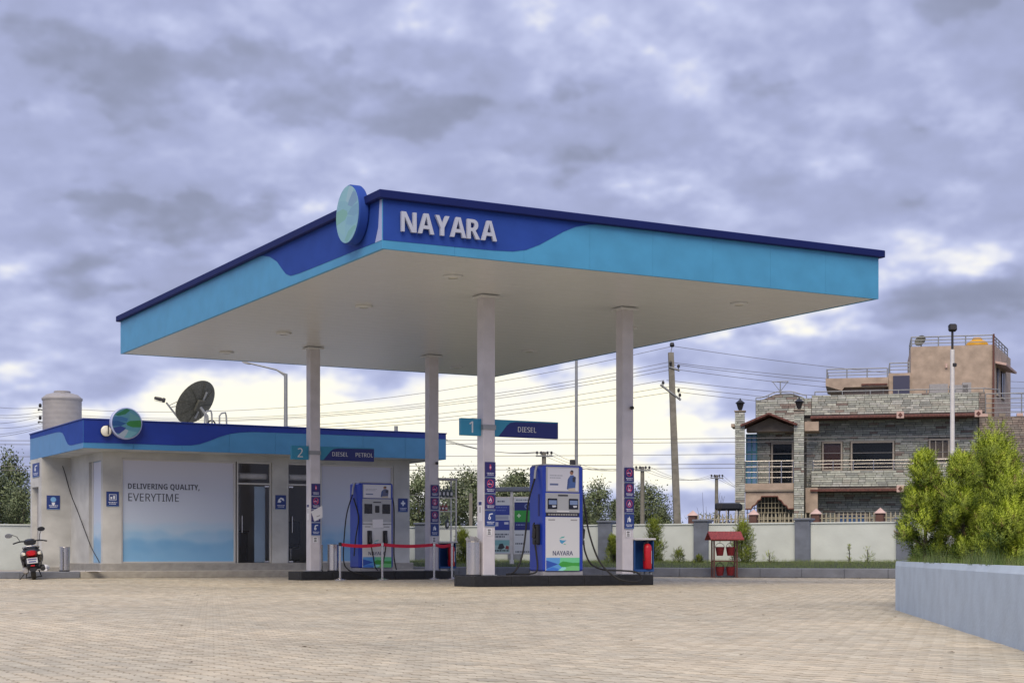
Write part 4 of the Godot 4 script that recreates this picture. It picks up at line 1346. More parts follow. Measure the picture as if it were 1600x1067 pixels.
func build_forecourt_things() -> void:
	# belt barrier
	var us := [0.383, 1.553, 3.035, 3.559]
	var words := ["leftmost chrome belt post, left of the second dispenser", "chrome belt post in front of the second dispenser", "chrome belt post in front of the far right column", "rightmost chrome belt post beside the near island's corner"]
	for i in 4:
		var o := thing("belt_post", words[i], "barrier post", cp(2, us[i], -0.85), TH, "posts of the red belt barrier")
		part(o, "base", lathe([[0.0, 0.0], [0.165, 0.0], [0.165, 0.02], [0.06, 0.045], [0.03, 0.06], [0.0, 0.06]], 24), M.steel)
		part(o, "pole", cyl(0.03, 0.86, 14), M.steel, Vector3(0, 0.055, 0))
		part(o, "head", cyl(0.04, 0.09, 14, 0.008), M.dark_metal if i == 0 else M.steel, Vector3(0, 0.87, 0))
		if i < 3:
			var span: float = us[i + 1] - us[i]
			var p := []
			for k in 9:
				p.append(Vector2(0.04 + (span - 0.08) * k / 8.0, 0.945 - 0.035 * sin(PI * k / 8.0)))
			for k in range(8, -1, -1):
				p.append(Vector2(0.04 + (span - 0.08) * k / 8.0, 0.865 - 0.04 * sin(PI * k / 8.0)))
			part(o, "belt", prism(p, -0.002, 0.002), M.belt_red)
	# steel bins
	var spots := [[cp(0, -0.30, 0.0, 0.215), "steel bin on the near island beside the front column, leaflets sticking out", 0.145, 0.70], [cp(2, 0.16, 0.06, 0.215), "narrow steel bin half hidden behind the far column", 0.12, 0.68], [cp(2, 0.50, -0.10, 0.215), "steel bin on the far island between column and dispenser", 0.14, 0.69], [Vector3(-12.32, 0.19, -43.95), "steel bin on the kiosk step near the scooter", 0.14, 0.66]]
	for e in spots:
		var o := thing("steel_bin", e[1], "bin", e[0], 0.3, "stainless steel bins")
		part(o, "body", lathe([[0.0, 0.0], [e[2], 0.0], [e[2], e[3]], [e[2] - 0.012, e[3]], [e[2] - 0.012, 0.06], [0.0, 0.06]], 24), M.steel)
		part(o, "rim", lathe([[e[2] - 0.014, e[3]], [e[2] - 0.004, e[3] + 0.014], [e[2] + 0.006, e[3]], [e[2] - 0.004, e[3] - 0.012], [e[2] - 0.014, e[3]]], 24, true), M.steel)
		part(o, "base_ring", lathe([[e[2] - 0.01, 0.0], [e[2] + 0.008, 0.0], [e[2] + 0.008, 0.03], [e[2], 0.035]], 24), M.dark_metal)
	for k in 3:
		var l := single("leaflet", prism([Vector2(-0.06, 0.0), Vector2(0.05, -0.01), Vector2(0.075, 0.15), Vector2(-0.04, 0.18)], 0, 0.003), M.grey_plastic, ["crumpled leaflet leaning out of the near island's bin, leftmost of three", "crumpled leaflet standing upright in the near island's bin", "crumpled leaflet bent to the right in the near island's bin"][k], "paper", cp(0, -0.36 + 0.05 * k, 0.0 + 0.03 * k, 0.86), TH, "leaflets stuffed in the bin")
		l.rotation_degrees = Vector3(-20 + 18 * k, rad_to_deg(TH) + 25 - 30 * k, 35 - 30 * k)
	# extinguisher cabinets, extinguishers, oil display
	for i in 2:
		var c: int = [1, 3][i]
		var at := cp(c, 0.40, 0.02, 0.224)
		var o := thing("extinguisher_cabinet", ["blue open-fronted fire cabinet beside the right-hand column", "blue fire cabinet under the glass oil display"][i], "cabinet", at, TH, "blue fire cabinets beside the columns")
		part(o, "back", box(0.50, 0.64, 0.02, 0.004), M.cabinet_blue, Vector3(0, 0.42, -0.15))
		part(o, "side", box(0.02, 0.64, 0.32, 0.004), M.cabinet_blue, Vector3(-0.24, 0.42, 0.01))
		part(o, "side", box(0.02, 0.64, 0.32, 0.004), M.cabinet_blue, Vector3(0.24, 0.42, 0.01))
		part(o, "base_shelf", box(0.50, 0.05, 0.34, 0.006), M.cabinet_blue, Vector3(0, 0.085, 0.01))
		part(o, "top", box(0.56, 0.04, 0.40, 0.008), M.white_paint, Vector3(0, 0.765, 0.01))
		for s in [[-0.2, 0.12], [0.2, 0.12], [-0.2, -0.1], [0.2, -0.1]]:
			part(o, "foot", box(0.05, 0.06, 0.05, 0.006), M.galvanised, Vector3(s[0], 0.03, s[1]))
		var x := thing("fire_extinguisher", ["red fire extinguisher in the right-hand column's blue cabinet", "red fire extinguisher below the glass oil display"][i], "fire extinguisher", cp(c, 0.50 if i == 0 else 0.52, -0.12, 0.34), TH, "red fire extinguishers in the cabinets")
		part(x, "cylinder", lathe([[0.0, 0.0], [0.08, 0.0], [0.095, 0.02], [0.095, 0.46], [0.085, 0.50], [0.055, 0.54], [0.03, 0.55], [0.0, 0.55]], 20, true), M.red_enamel)
		part(x, "valve", joined([[cyl(0.025, 0.06, 10), Vector3(0, 0.55, 0)], [box(0.12, 0.02, 0.025, 0.005), Vector3(0.03, 0.61, 0)], [box(0.13, 0.018, 0.025, 0.005), turned(Vector3(0.035, 0.645, 0), Vector3(0, 0, 14))]]), M.dark_metal)
		part(x, "hose", tube(smooth_path([Vector3(-0.02, 0.57, 0.02), Vector3(-0.11, 0.55, 0.04), Vector3(-0.13, 0.38, 0.04), Vector3(-0.115, 0.18, 0.05)], 5), 0.012), M.rubber)
		var lb := part(x, "paper_label", lathe([[0.0965, 0.10], [0.0965, 0.40]], 20), M.paper)
		lb.mesh = bent_label(0.0968, 0.12, 0.40, 0.55, 1.75)
	oil_display()
	info_board()
	bucket_stand()
	scooter()


func bent_label(r: float, y0: float, y1: float, a0: float, a1: float) -> ArrayMesh:
	var g := Geo.new()
	for k in 8:
		var a := lerpf(a0, a1, k / 8.0) - PI * 0.0
		var b := lerpf(a0, a1, (k + 1) / 8.0)
		var da := Vector3(sin(a), 0, cos(a))
		var db := Vector3(sin(b), 0, cos(b))
		var u := Vector3.UP
		g.tri(da * r + u * y0, db * r + u * y0, db * r + u * y1, da, db, db)
		g.tri(da * r + u * y0, db * r + u * y1, da * r + u * y1, da, db, da)
	return g.mesh()


func oil_display() -> void:
	var at := cp(3, 0.40, 0.02, 1.01)
	var t := thing("oil_display_case", "tall glass display case of oil bottles beside the far right column", "display case", at, TH)
	var w := 0.52
	for s in [[-1, 1], [1, 1], [-1, -1], [1, -1]]:
		part(t, "corner_post", box(0.035, 1.66, 0.035, 0.003), M.aluminium, Vector3(s[0] * w / 2, 0.83, s[1] * 0.15))
	for y in [0.32, 0.80, 1.16]:
		part(t, "shelf", box(w - 0.03, 0.02, 0.29, 0.003), M.aluminium, Vector3(0, y, 0))
	part(t, "top", box(w + 0.06, 0.06, 0.36, 0.006), M.grey_plastic, Vector3(0, 1.66, 0))
	part(t, "back_pane", box(w - 0.03, 1.30, 0.006), M.cabinet_glass, Vector3(0, 0.98, -0.15))
	part(t, "front_pane", box(w - 0.03, 1.30, 0.006), M.cabinet_glass, Vector3(0, 0.98, 0.15))
	for s in [-1, 1]:
		part(t, "side_pane", box(0.006, 1.30, 0.27), M.cabinet_glass, Vector3(s * w / 2, 0.98, 0))
	var n := 0
	for e in [[1.17, 4, "bottle_dark", 0.30], [0.81, 3, "bottle_red", 0.20], [0.33, 1, "bottle_dark", 0.34]]:
		for i in e[1]:
			var x: float = -0.17 + 0.115 * i if e[1] > 1 else 0.06
			if e[1] == 3:
				x = -0.18 + 0.10 * i
			var h: float = e[3]
			var lab: String = ["dark oil bottle on the glass case's top shelf, %s" % ["leftmost", "second from left", "third from left", "rightmost"][i], "red oil bottle on the glass case's middle shelf, %s" % ["leftmost", "middle one", "rightmost"][mini(i, 2)], "large dark oil can alone on the glass case's bottom shelf"][0 if e[1] == 4 else (1 if e[1] == 3 else 2)]
			var o := thing("oil_bottle", lab, "bottle", at + Basis(Vector3.UP, TH) * Vector3(x, e[0] + 0.002, 0.01), TH, "oil bottles in the display case")
			part(o, "body", loft([[-0.04, 0.036, 0, h * 0.68], [-0.025, 0.052, 0, h * 0.74], [0.025, 0.052, 0, h * 0.74], [0.04, 0.036, 0, h * 0.68]]), M[e[2]])
			part(o, "neck", cyl(0.016, h * 0.24, 10), M[e[2]], Vector3(0.012, h * 0.70, 0))
			part(o, "cap", cyl(0.02, 0.03, 10), M.black_plastic if e[2] == "bottle_red" else M.dark_metal, Vector3(0.012, h * 0.92, 0))
			part(o, "label_patch", box(0.06, h * 0.28, 0.004, 0.001), M.paper if n != 4 else M.pump_grey, Vector3(0, h * 0.34, 0.041))
			n += 1


func board_image(kind: int) -> Image:
	var im := Image.create(64, 192, false, Image.FORMAT_RGB8)
	im.fill(Color8(205, 212, 220))
	if kind == 0:
		text_bars(im, 18, 46, 10, 5, Color8(90, 100, 120), 1)
		im.fill_rect(Rect2i(0, 26, 64, 34), Color8(58, 74, 160))
		text_bars(im, 6, 56, 32, 3, Color8(120, 135, 200), 2)
		text_bars(im, 6, 50, 42, 3, Color8(120, 135, 200), 3)
		im.fill_rect(Rect2i(4, 63, 56, 12), Color8(160, 168, 190))
		im.fill_rect(Rect2i(0, 78, 64, 34), Color8(58, 74, 160))
		im.fill_rect(Rect2i(4, 84, 18, 14), Color8(200, 205, 225))
		im.fill_rect(Rect2i(44, 84, 16, 8), Color8(200, 205, 225))
		text_bars(im, 4, 60, 124, 5, Color8(90, 100, 115), 6)
		text_bars(im, 4, 48, 132, 5, Color8(90, 100, 115), 7)
		im.fill_rect(Rect2i(0, 146, 64, 18), Color8(130, 180, 185))
		im.fill_rect(Rect2i(0, 164, 64, 24), Color8(168, 200, 200))
		fill_poly(im, [Vector2(.3, .92), Vector2(.4, .83), Vector2(.6, .82), Vector2(.72, .9), Vector2(.5, .93)], Color8(50, 62, 70))
		fill_poly(im, [Vector2(.74, .92), Vector2(.8, .86), Vector2(.95, .87), Vector2(.95, .93)], Color8(140, 60, 62))
		text_bars(im, 6, 60, 180, 5, Color8(60, 66, 74), 8)
	else:
		text_bars(im, 6, 56, 6, 4, Color8(110, 120, 135), 9)
		im.fill_rect(Rect2i(0, 16, 64, 28), Color8(40, 52, 120))
		im.fill_rect(Rect2i(0, 44, 64, 40), Color8(56, 150, 72))
		im.fill_rect(Rect2i(10, 60, 14, 4), Color8(200, 230, 205))
		im.fill_rect(Rect2i(15, 55, 4, 14), Color8(200, 230, 205))
		im.fill_rect(Rect2i(0, 84, 64, 28), Color8(40, 52, 120))
		disc(im, 46, 30, 8, Color8(130, 145, 190), 5)
		text_bars(im, 6, 40, 92, 3, Color8(150, 165, 215), 12)
		text_bars(im, 4, 34, 126, 4, Color8(80, 88, 100), 13)
		text_bars(im, 4, 34, 156, 5, Color8(70, 78, 90), 14)
		text_bars(im, 4, 60, 184, 5, Color8(90, 98, 110), 15)
	return im


func info_board() -> void:
	var t := thing("information_board", "two framed notice panels on white posts under a blue bar, behind the near dispenser", "notice board", Vector3(0.05, 0.36, -50.0), -0.12)
	part(t, "top_bar", box(1.45, 0.14, 0.16, 0.02), M.wall_blue_grey, Vector3(0.05, 2.33, 0))
	for x in [-0.72, -0.06, 0.66]:
		part(t, "post", cyl(0.045, 2.26, 12), M.white_paint, Vector3(x, 0, 0))
		part(t, "post_foot", cyl(0.07, 0.12, 12), M.white_paint, Vector3(x, 0, 0))
	for i in 2:
		var x: float = [-0.39, 0.30][i]
		var b := part(t, "panel", box(0.60, 1.80, 0.05, 0.006), M.white_paint, Vector3(x, 1.20, 0.02))
		var q := QuadMesh.new()
		q.size = Vector2(0.54, 1.74)
		part(b, "print", q, print_mat(board_image(i)), Vector3(0, 0, 0.028))


func bucket_stand() -> void:
	var at := Vector3(6.02, 0, -45.25)
	var yaw := 0.12
	var t := thing("fire_bucket_stand", "red steel stand with little gabled roof and four hanging fire buckets", "bucket stand", at, yaw)
	for s in [-1.0, 1.0]:
		for d in [-0.13, 0.13]:
			part(t, "leg", box(0.04, 1.08, 0.04, 0.004), M.stand_brown, Vector3(s * 0.33, 0.54, d))
		part(t, "foot", box(0.06, 0.03, 0.4, 0.004), M.stand_brown, Vector3(s * 0.33, 0.015, 0))
	for y in [1.05, 0.47]:
		part(t, "rail", box(0.62, 0.03, 0.03, 0.003), M.stand_brown, Vector3(0, y, 0.13))
		part(t, "rail", box(0.62, 0.03, 0.03, 0.003), M.stand_brown, Vector3(0, y, -0.13))
	part(t, "roof", prism([Vector2(-0.36, 0.0), Vector2(0.0, 0.22), Vector2(0.36, 0.0), Vector2(0.36, -0.03), Vector2(0.0, 0.19), Vector2(-0.36, -0.03)], -0.48, 0.48), M.stand_red, Vector3(0, 1.09, 0), Vector3(0, 90, 0))
	for s in [-1.0, 1.0]:
		part(t, "roof_end", prism([Vector2(-0.30, 0.0), Vector2(0.30, 0.0), Vector2(0.0, 0.17)], -0.01, 0.01), M.stand_brown, Vector3(s * 0.36, 1.09, 0), Vector3(0, 90, 0))
	var n := 0
	for y in [0.62, 0.06]:
		for x in [-0.155, 0.15]:
			var o := thing("fire_bucket", "dark red fire bucket hanging on the %s of the stand" % ["upper left", "upper right", "lower left", "lower right"][n], "bucket", at + Basis(Vector3.UP, yaw) * Vector3(x, y, 0.10), yaw + 0.2 * n, "fire buckets on the red stand")
			part(o, "pail", lathe([[0.0, 0.0], [0.085, 0.0], [0.09, 0.01], [0.13, 0.24], [0.138, 0.25], [0.125, 0.245], [0.085, 0.03], [0.0, 0.03]], 20), M.bucket_red)
			var arc := []
			for k in 9:
				arc.append(Vector3(cos(PI * k / 8) * 0.13, 0.24 + sin(PI * k / 8) * 0.12, 0))
			part(o, "handle", tube(arc, 0.007, 5), M.dark_metal)
			part(o, "hook", tube([Vector3(0, 0.35, 0), Vector3(0, 0.42, 0.02)], 0.008, 5), M.dark_metal)
			n += 1


func scooter() -> void:
	var t := thing("motor_scooter", "dark grey scooter with red tail light parked facing the kerb", "scooter", Vector3(-12.58, 0, -42.0), 0.30)
	t.scale = Vector3(1.22, 1.0, 1.0)
	t.rotation.z = 0.10
	var wheel := func(z: float, n: String) -> void:
		var w := part(t, n, lathe([[0.14, -0.035], [0.20, -0.05], [0.225, -0.03], [0.232, 0.0], [0.225, 0.03], [0.20, 0.05], [0.14, 0.035], [0.14, -0.035]], 24, true), M.rubber, Vector3(0, 0.232, z), Vector3(0, 0, 90))
		part(w, "rim", lathe([[0.0, -0.03], [0.06, -0.04], [0.14, -0.03], [0.14, 0.03], [0.06, 0.04], [0.0, 0.03]], 18), M.grey_plastic)
	wheel.call(0.58, "rear_wheel")
	wheel.call(-0.64, "front_wheel")
	part(t, "tail_body", loft([[0.79, 0.10, 0.64, 0.76], [0.75, 0.18, 0.54, 0.80], [0.60, 0.235, 0.42, 0.82], [0.35, 0.24, 0.36, 0.80], [0.05, 0.20, 0.32, 0.74], [-0.10, 0.13, 0.30, 0.60]]), M.body_grey)
	part(t, "side_panel", loft([[0.62, 0.03, 0.40, 0.66, -0.19], [0.3, 0.04, 0.34, 0.66, -0.18], [0.0, 0.03, 0.28, 0.5, -0.15]]), M.body_grey)
	part(t, "seat", loft([[0.66, 0.10, 0.80, 0.84], [0.60, 0.15, 0.78, 0.87], [0.35, 0.16, 0.75, 0.86], [0.05, 0.14, 0.72, 0.82], [-0.12, 0.09, 0.70, 0.76]]), M.black_plastic)
	part(t, "grab_rail", tube(smooth_path([Vector3(-0.15, 0.80, 0.45), Vector3(-0.16, 0.86, 0.72), Vector3(0, 0.88, 0.80), Vector3(0.16, 0.86, 0.72), Vector3(0.15, 0.80, 0.45)], 4), 0.014), M.chrome)
	var tl := part(t, "tail_light", loft([[0.81, 0.075, 0.635, 0.735], [0.795, 0.11, 0.60, 0.765], [0.73, 0.12, 0.59, 0.77]]), M.tail_red)
	for s in [-1.0, 1.0]:
		part(tl, "indicator", loft([[0.785, 0.03, 0.65, 0.72, s * 0.155], [0.72, 0.05, 0.63, 0.74, s * 0.165]]), M.lamp_glass)
	part(t, "rear_mudguard", loft([[0.86, 0.08, 0.22, 0.32], [0.84, 0.12, 0.26, 0.52], [0.74, 0.15, 0.38, 0.60], [0.6, 0.14, 0.42, 0.58]]), M.black_plastic)
	var pl := part(t, "number_plate", box(0.22, 0.15, 0.008, 0.002), M.pump_grey, Vector3(0, 0.50, 0.872), Vector3(-18, 0, 0))
	for k in 2:
		part(pl, "plate_print", box(0.18 - 0.03 * k, 0.035, 0.003), M.navy, Vector3(0, 0.035 - 0.065 * k, 0.005))
	part(t, "reflector", box(0.08, 0.03, 0.01, 0.003), M.tail_red, Vector3(0, 0.37, 0.88))
	part(t, "silencer", joined([[cyl(0.055, 0.44, 14, 0.012, 0.05), turned(Vector3(0.20, 0.27, 0.80), Vector3(-82, 0, 0))]]), M.dark_metal)
	part(t, "engine_cover", loft([[0.70, 0.05, 0.20, 0.30, -0.15], [0.5, 0.06, 0.16, 0.36, -0.15], [0.1, 0.05, 0.18, 0.32, -0.13]]), M.grey_plastic)
	part(t, "footboard", box(0.34, 0.05, 0.46, 0.015), M.black_plastic, Vector3(0, 0.29, -0.20))
	part(t, "leg_shield", prism([Vector2(-0.20, 0.28), Vector2(0.20, 0.28), Vector2(0.22, 0.55), Vector2(0.17, 0.80), Vector2(0.08, 0.92), Vector2(-0.08, 0.92), Vector2(-0.17, 0.80), Vector2(-0.22, 0.55)], -0.03, 0.03), M.body_grey, Vector3(0, 0, -0.40), Vector3(-14, 0, 0))
	part(t, "front_mudguard", loft([[-0.42, 0.05, 0.36, 0.44], [-0.55, 0.07, 0.44, 0.50], [-0.72, 0.07, 0.42, 0.49], [-0.84, 0.05, 0.32, 0.40]]), M.body_grey)
	part(t, "steering_head", loft([[-0.40, 0.08, 0.92, 1.04], [-0.50, 0.13, 0.90, 1.08], [-0.58, 0.10, 0.92, 1.04]]), M.black_plastic)
	part(t, "handlebar", tube(smooth_path([Vector3(-0.35, 0.98, -0.30), Vector3(-0.20, 1.02, -0.40), Vector3(0, 1.01, -0.46), Vector3(0.20, 1.02, -0.40), Vector3(0.35, 0.98, -0.30)], 4), 0.019, 8), M.black_plastic)
	for s in [-1.0, 1.0]:
		var st := part(t, "mirror_stem", tube([Vector3(s * 0.20, 1.02, -0.41), Vector3(s * 0.26, 1.16, -0.42), Vector3(s * 0.36, 1.22, -0.40)] if s < 0 else [Vector3(0.20, 1.02, -0.41), Vector3(0.22, 1.18, -0.42), Vector3(0.24, 1.24, -0.40)], 0.009), M.dark_metal)
		var mr := part(st, "mirror", lathe([[0.0, -0.02], [0.05, -0.015], [0.062, 0.0], [0.058, 0.006], [0.0, 0.006]], 18), M.chrome if s < 0 else M.black_plastic, Vector3(-0.43, 1.20, -0.40) if s < 0 else Vector3(0.26, 1.31, -0.40))
		mr.basis = Basis.from_euler(Vector3(PI / 2, s * 0.25, 0)) * Basis.from_scale(Vector3(1.35, 1, 1))
	part(t, "brake_lever", tube([Vector3(0.16, 1.0, -0.46), Vector3(0.34, 0.99, -0.37)], 0.008), M.chrome)
	part(t, "side_stand", tube([Vector3(-0.12, 0.26, 0.18), Vector3(-0.30, 0.02, 0.30)], 0.014), M.dark_metal)
	part(t, "centre_stand", tube([Vector3(-0.12, 0.24, 0.34), Vector3(-0.16, 0.07, 0.48), Vector3(0.16, 0.07, 0.48), Vector3(0.12, 0.24, 0.34)], 0.016), M.dark_metal)


func build_small_things() -> void:
	var bag := single("white_bag", loft([[-0.10, 0.03, 0.0, 0.06], [-0.05, 0.11, 0.0, 0.14], [0.03, 0.13, 0.0, 0.18], [0.10, 0.05, 0.0, 0.08]], 12, 2.0), M.paper, "crumpled white plastic bag on the kerb beside the scooter", "bag", Vector3(-12.95, 0.20, -44.25), 0.4)
	bag.set_meta("category", "bag")
	for e in [[Vector3(-12.05, 0.196, -44.1), "flat white sheet lying on the step right of the bin", 0.5], [Vector3(-11.45, 0.196, -43.95), "flat white sheet on the step below the narrow side window", -0.3]]:
		single("fallen_paper", prism([Vector2(-0.25, -0.10), Vector2(0.22, -0.13), Vector2(0.27, 0.09), Vector2(-0.2, 0.12)], 0.0, 0.012), M.paper, e[1], "paper", e[0], e[2]).rotation.x = -PI / 2
	# fallen leaves and crumbs nobody could count
	var g := Geo.new()
	g.poly([Vector3(-0.035, 0.004, 0), Vector3(0, 0.012, 0.016), Vector3(0.04, 0.006, 0), Vector3(0, 0.010, -0.018)], Vector3(0, -1, 0))
	var mm := MultiMesh.new()
	mm.transform_format = MultiMesh.TRANSFORM_3D
	mm.mesh = g.mesh()
	var xs := []
	for i in 260:
		var z := rng.randf_range(9.0, 43.0)
		var x := rng.randf_range(-0.36, 0.36) * z
		if z > kerb_z(x) - 0.2:
			continue
		xs.append(Transform3D(Basis(Vector3.UP, rng.randf() * TAU) * Basis.from_scale(Vector3.ONE * rng.randf_range(0.25, 0.8)), Vector3(x, 0.002, -z)))
	for i in 90:
		var x := rng.randf_range(3.5, 10.0)
		xs.append(Transform3D(Basis(Vector3.UP, rng.randf() * TAU) * Basis.from_scale(Vector3.ONE * rng.randf_range(0.5, 1.6)), Vector3(x, 0.002, -(kerb_z(x) - rng.randf_range(0.05, 0.9)))))
	mm.instance_count = xs.size()
	for i in xs.size():
		mm.set_instance_transform(i, xs[i])
	var mi := MultiMeshInstance3D.new()
	mi.name = "leaf_litter"
	mi.multimesh = mm
	mi.material_override = M.litter
	add_child(mi)
	tag(mi, "scattered brown dry leaves on the forecourt pavers", "leaf litter", "", "stuff")


# ---------------------------------------------------------------- boundary wall, kerb and lawn
func wp(s: float, back := 0.0, y := 0.0) -> Vector3:      # along the boundary wall, from right to left
	return Vector3(11.4 - 0.8686 * s + 0.4955 * back, y, -(48.5 + 0.4955 * s + 0.8686 * back))


func lawn_point(t: float, k: float) -> Vector3:           # t along from right to left, k from the kerb to the wall
	var x := lerpf(15.5, -3.0, t)
	var a := Vector3(x + 0.11, 0.25, -(kerb_z(x) + 0.22))
	var b := wp(lerpf(-6.5, 19.0, t), 0.0, 0.43)
	var p := a.lerp(b, k)
	p.y += 0.05 * sin(k * PI) * (1.0 + 0.6 * sin(t * 40.0) * sin(t * 17.0 + 1.0))
	return p


func build_walls() -> void:
	var yaw := -0.5184
	var t := thing("boundary_wall", "long low white boundary wall with blue-grey pillars behind the lawn", "wall", wp(6.04), yaw)
	var marks := [-10.6, -7.3, -3.9, -0.57, 2.63, 6.04, 9.48, 12.95, 16.75, 20.6, 24.0]
	for i in marks.size():
		var x: float = 6.04 - marks[i]
		var p := part(t, "pillar", box(0.48, 1.46, 0.40, 0.015), M.wall_blue_grey, Vector3(x, 0.98, 0))
		part(p, "pillar_cap", box(0.56, 0.07, 0.48, 0.015), M.wall_blue_grey, Vector3(0, 0.765, 0))
		if i < marks.size() - 1:
			var w: float = marks[i + 1] - marks[i] - 0.48
			var pn := part(t, "panel", box(w, 1.30, 0.14), M.wall_white, Vector3(x - 0.24 - w / 2, 0.95, 0))
			part(pn, "coping", box(w, 0.05, 0.20, 0.012), M.wall_white, Vector3(0, 0.675, 0))
	var l := thing("boundary_wall", "plain pale wall left of the kiosk behind the scooter", "wall", kp(-7.0, 7.6), TH)
	part(l, "panel", box(15.4, 1.56, 0.16), M.wall_white, Vector3(0, 0.78, 0))
	part(l, "coping", box(15.4, 0.05, 0.24, 0.012), M.wall_white, Vector3(0, 1.585, 0))
	# kerb in blocks
	var k := thing("kerb", "blue-grey painted concrete kerb along the front of the lawn", "", Vector3(6.0, 0, -kerb_z(6.0)), -0.4636)
	k.set_meta("kind", "structure")
	for i in 17:
		part(k, "kerb_stone", box(1.206, 0.27, 0.22, 0.018), M.kerb_blue_grey, Vector3(9.0 - i * 1.21, 0.135, -0.11))
	var pk := thing("kerb", "dark grey parking kerb where the scooter stands left of the kiosk step", "", kp(-6.6, 0.12), TH)
	pk.set_meta("kind", "structure")
	for i in 8:
		part(pk, "kerb_stone", box(1.60, 0.188, 0.5, 0.015), M.kerb_blue_grey, Vector3(5.68 - i * 1.606, 0.094, 0))
	var sl := single("pavement", box(13.0, 0.17, 7.0), M.step_concrete, "bare concrete apron left of the kiosk", "", kp(-6.7, 3.88, 0.085), TH, "", "structure")
	# lawn
	var g := Geo.new()
	for i in 48:
		for j in 6:
			var p := [lawn_point(i / 48.0, j / 6.0), lawn_point((i + 1) / 48.0, j / 6.0), lawn_point((i + 1) / 48.0, (j + 1) / 6.0), lawn_point(i / 48.0, (j + 1) / 6.0)]
			g.tri(p[0], p[1], p[2], Vector3.UP, Vector3.UP, Vector3.UP)
			g.tri(p[0], p[2], p[3], Vector3.UP, Vector3.UP, Vector3.UP)
	single("lawn", g.mesh(), M.lawn_soil, "narrow sloping green lawn between the kerb and the boundary wall", "", Vector3.ZERO, 0, "", "structure")
	var spots := []
	for i in 15000:
		var tt := rng.randf()
		var kk := rng.randf_range(0.0, 0.97)
		spots.append(lawn_point(tt, kk))
	grass_mass("lawn_grass", "short green grass covering the strip before the boundary wall", spots, 0.10, [Color(0.21, 0.31, 0.07), Color(0.26, 0.36, 0.09), Color(0.32, 0.36, 0.13)])
	# bushes and seedlings on the lawn
	for e in [[4.45, 50.0, 1.45, 0.34, "clipped conical green bush behind the right-hand fire cabinet"], [7.05, 48.9, 1.35, 0.36, "rounded green bush behind the fire bucket stand"], [-1.62, 52.6, 1.10, 0.34, "green bush seen between the oil display and the near steel bin"], [3.2, 50.6, 0.9, 0.2, "slim young bush on the lawn left of the conical bush"]]:
		shrub("garden_bush", e[4], Vector3(e[0], 0.36, -e[1]), e[2], e[3], int(e[0] * 10) + 40, "bushes on the lawn", 0.7, 2600, 0.085, 1.7)
	for e in [[5.2, 49.8, 0.36, 0.26, "low dark clump of leaves on the lawn left of the bucket stand"], [5.75, 49.4, 0.22, 0.16, "smallest leafy clump close beside the larger low one"]]:
		shrub("leafy_clump", e[4], Vector3(e[0], 0.38, -e[1]), e[2], e[3], int(e[0] * 10), "low clumps on the lawn", 0.5, 400, 0.08, 1.8)
	for e in [[10.05, 47.6, 0.62, 0.07, "thin upright seedling against the white wall panel"], [10.55, 47.3, 0.50, 0.22, "spreading light green weed right of the thin seedling"], [7.8, 48.4, 0.34, 0.22, "small weed at the foot of the wall beside the blue-grey pillar"]]:
		shrub("wall_weed", e[4], Vector3(e[0], 0.38, -e[1]), e[2], e[3], int(e[0] * 10), "weeds along the wall", 0.9, 70, 0.10, 1.5)


func grass_mass(called: String, label: String, spots: Array, h: float, tones: Array) -> void:
	var g := Geo.new()
	for i in 7:
		var a := i * 2.4
		var d := Vector3(cos(a), 0, sin(a))
		var r := 0.02 + 0.006 * i
		var lean := d * (0.25 + 0.09 * (i % 4)) + Vector3.UP * (1.0 - 0.08 * (i % 3))
		var side := d.cross(Vector3.UP) * 0.006
		g.tint = Color(1, 1, 1).darkened(0.06 * (i % 3))
		var n := (Vector3.UP + d * 0.3).normalized()
		g.tri(d * r - side, d * r + side, d * r + lean * (0.7 + 0.06 * i), n, n, n)
	var mm := MultiMesh.new()
	mm.transform_format = MultiMesh.TRANSFORM_3D
	mm.use_colors = true
	mm.mesh = g.mesh()
	mm.instance_count = spots.size()
	for i in spots.size():
		var s := h * rng.randf_range(0.5, 1.4)
		mm.set_instance_transform(i, Transform3D(Basis(Vector3.UP, rng.randf() * TAU) * Basis.from_scale(Vector3(maxf(s, 0.08) * 1.2, s, maxf(s, 0.08) * 1.2)), spots[i]))
		mm.set_instance_color(i, (tones[rng.randi() % tones.size()] as Color) * rng.randf_range(0.75, 1.2))
	var mi := MultiMeshInstance3D.new()
	mi.name = numbered(called)
	mi.multimesh = mm
	mi.material_override = M.grass
	add_child(mi)
	tag(mi, label, "grass", "", "stuff")


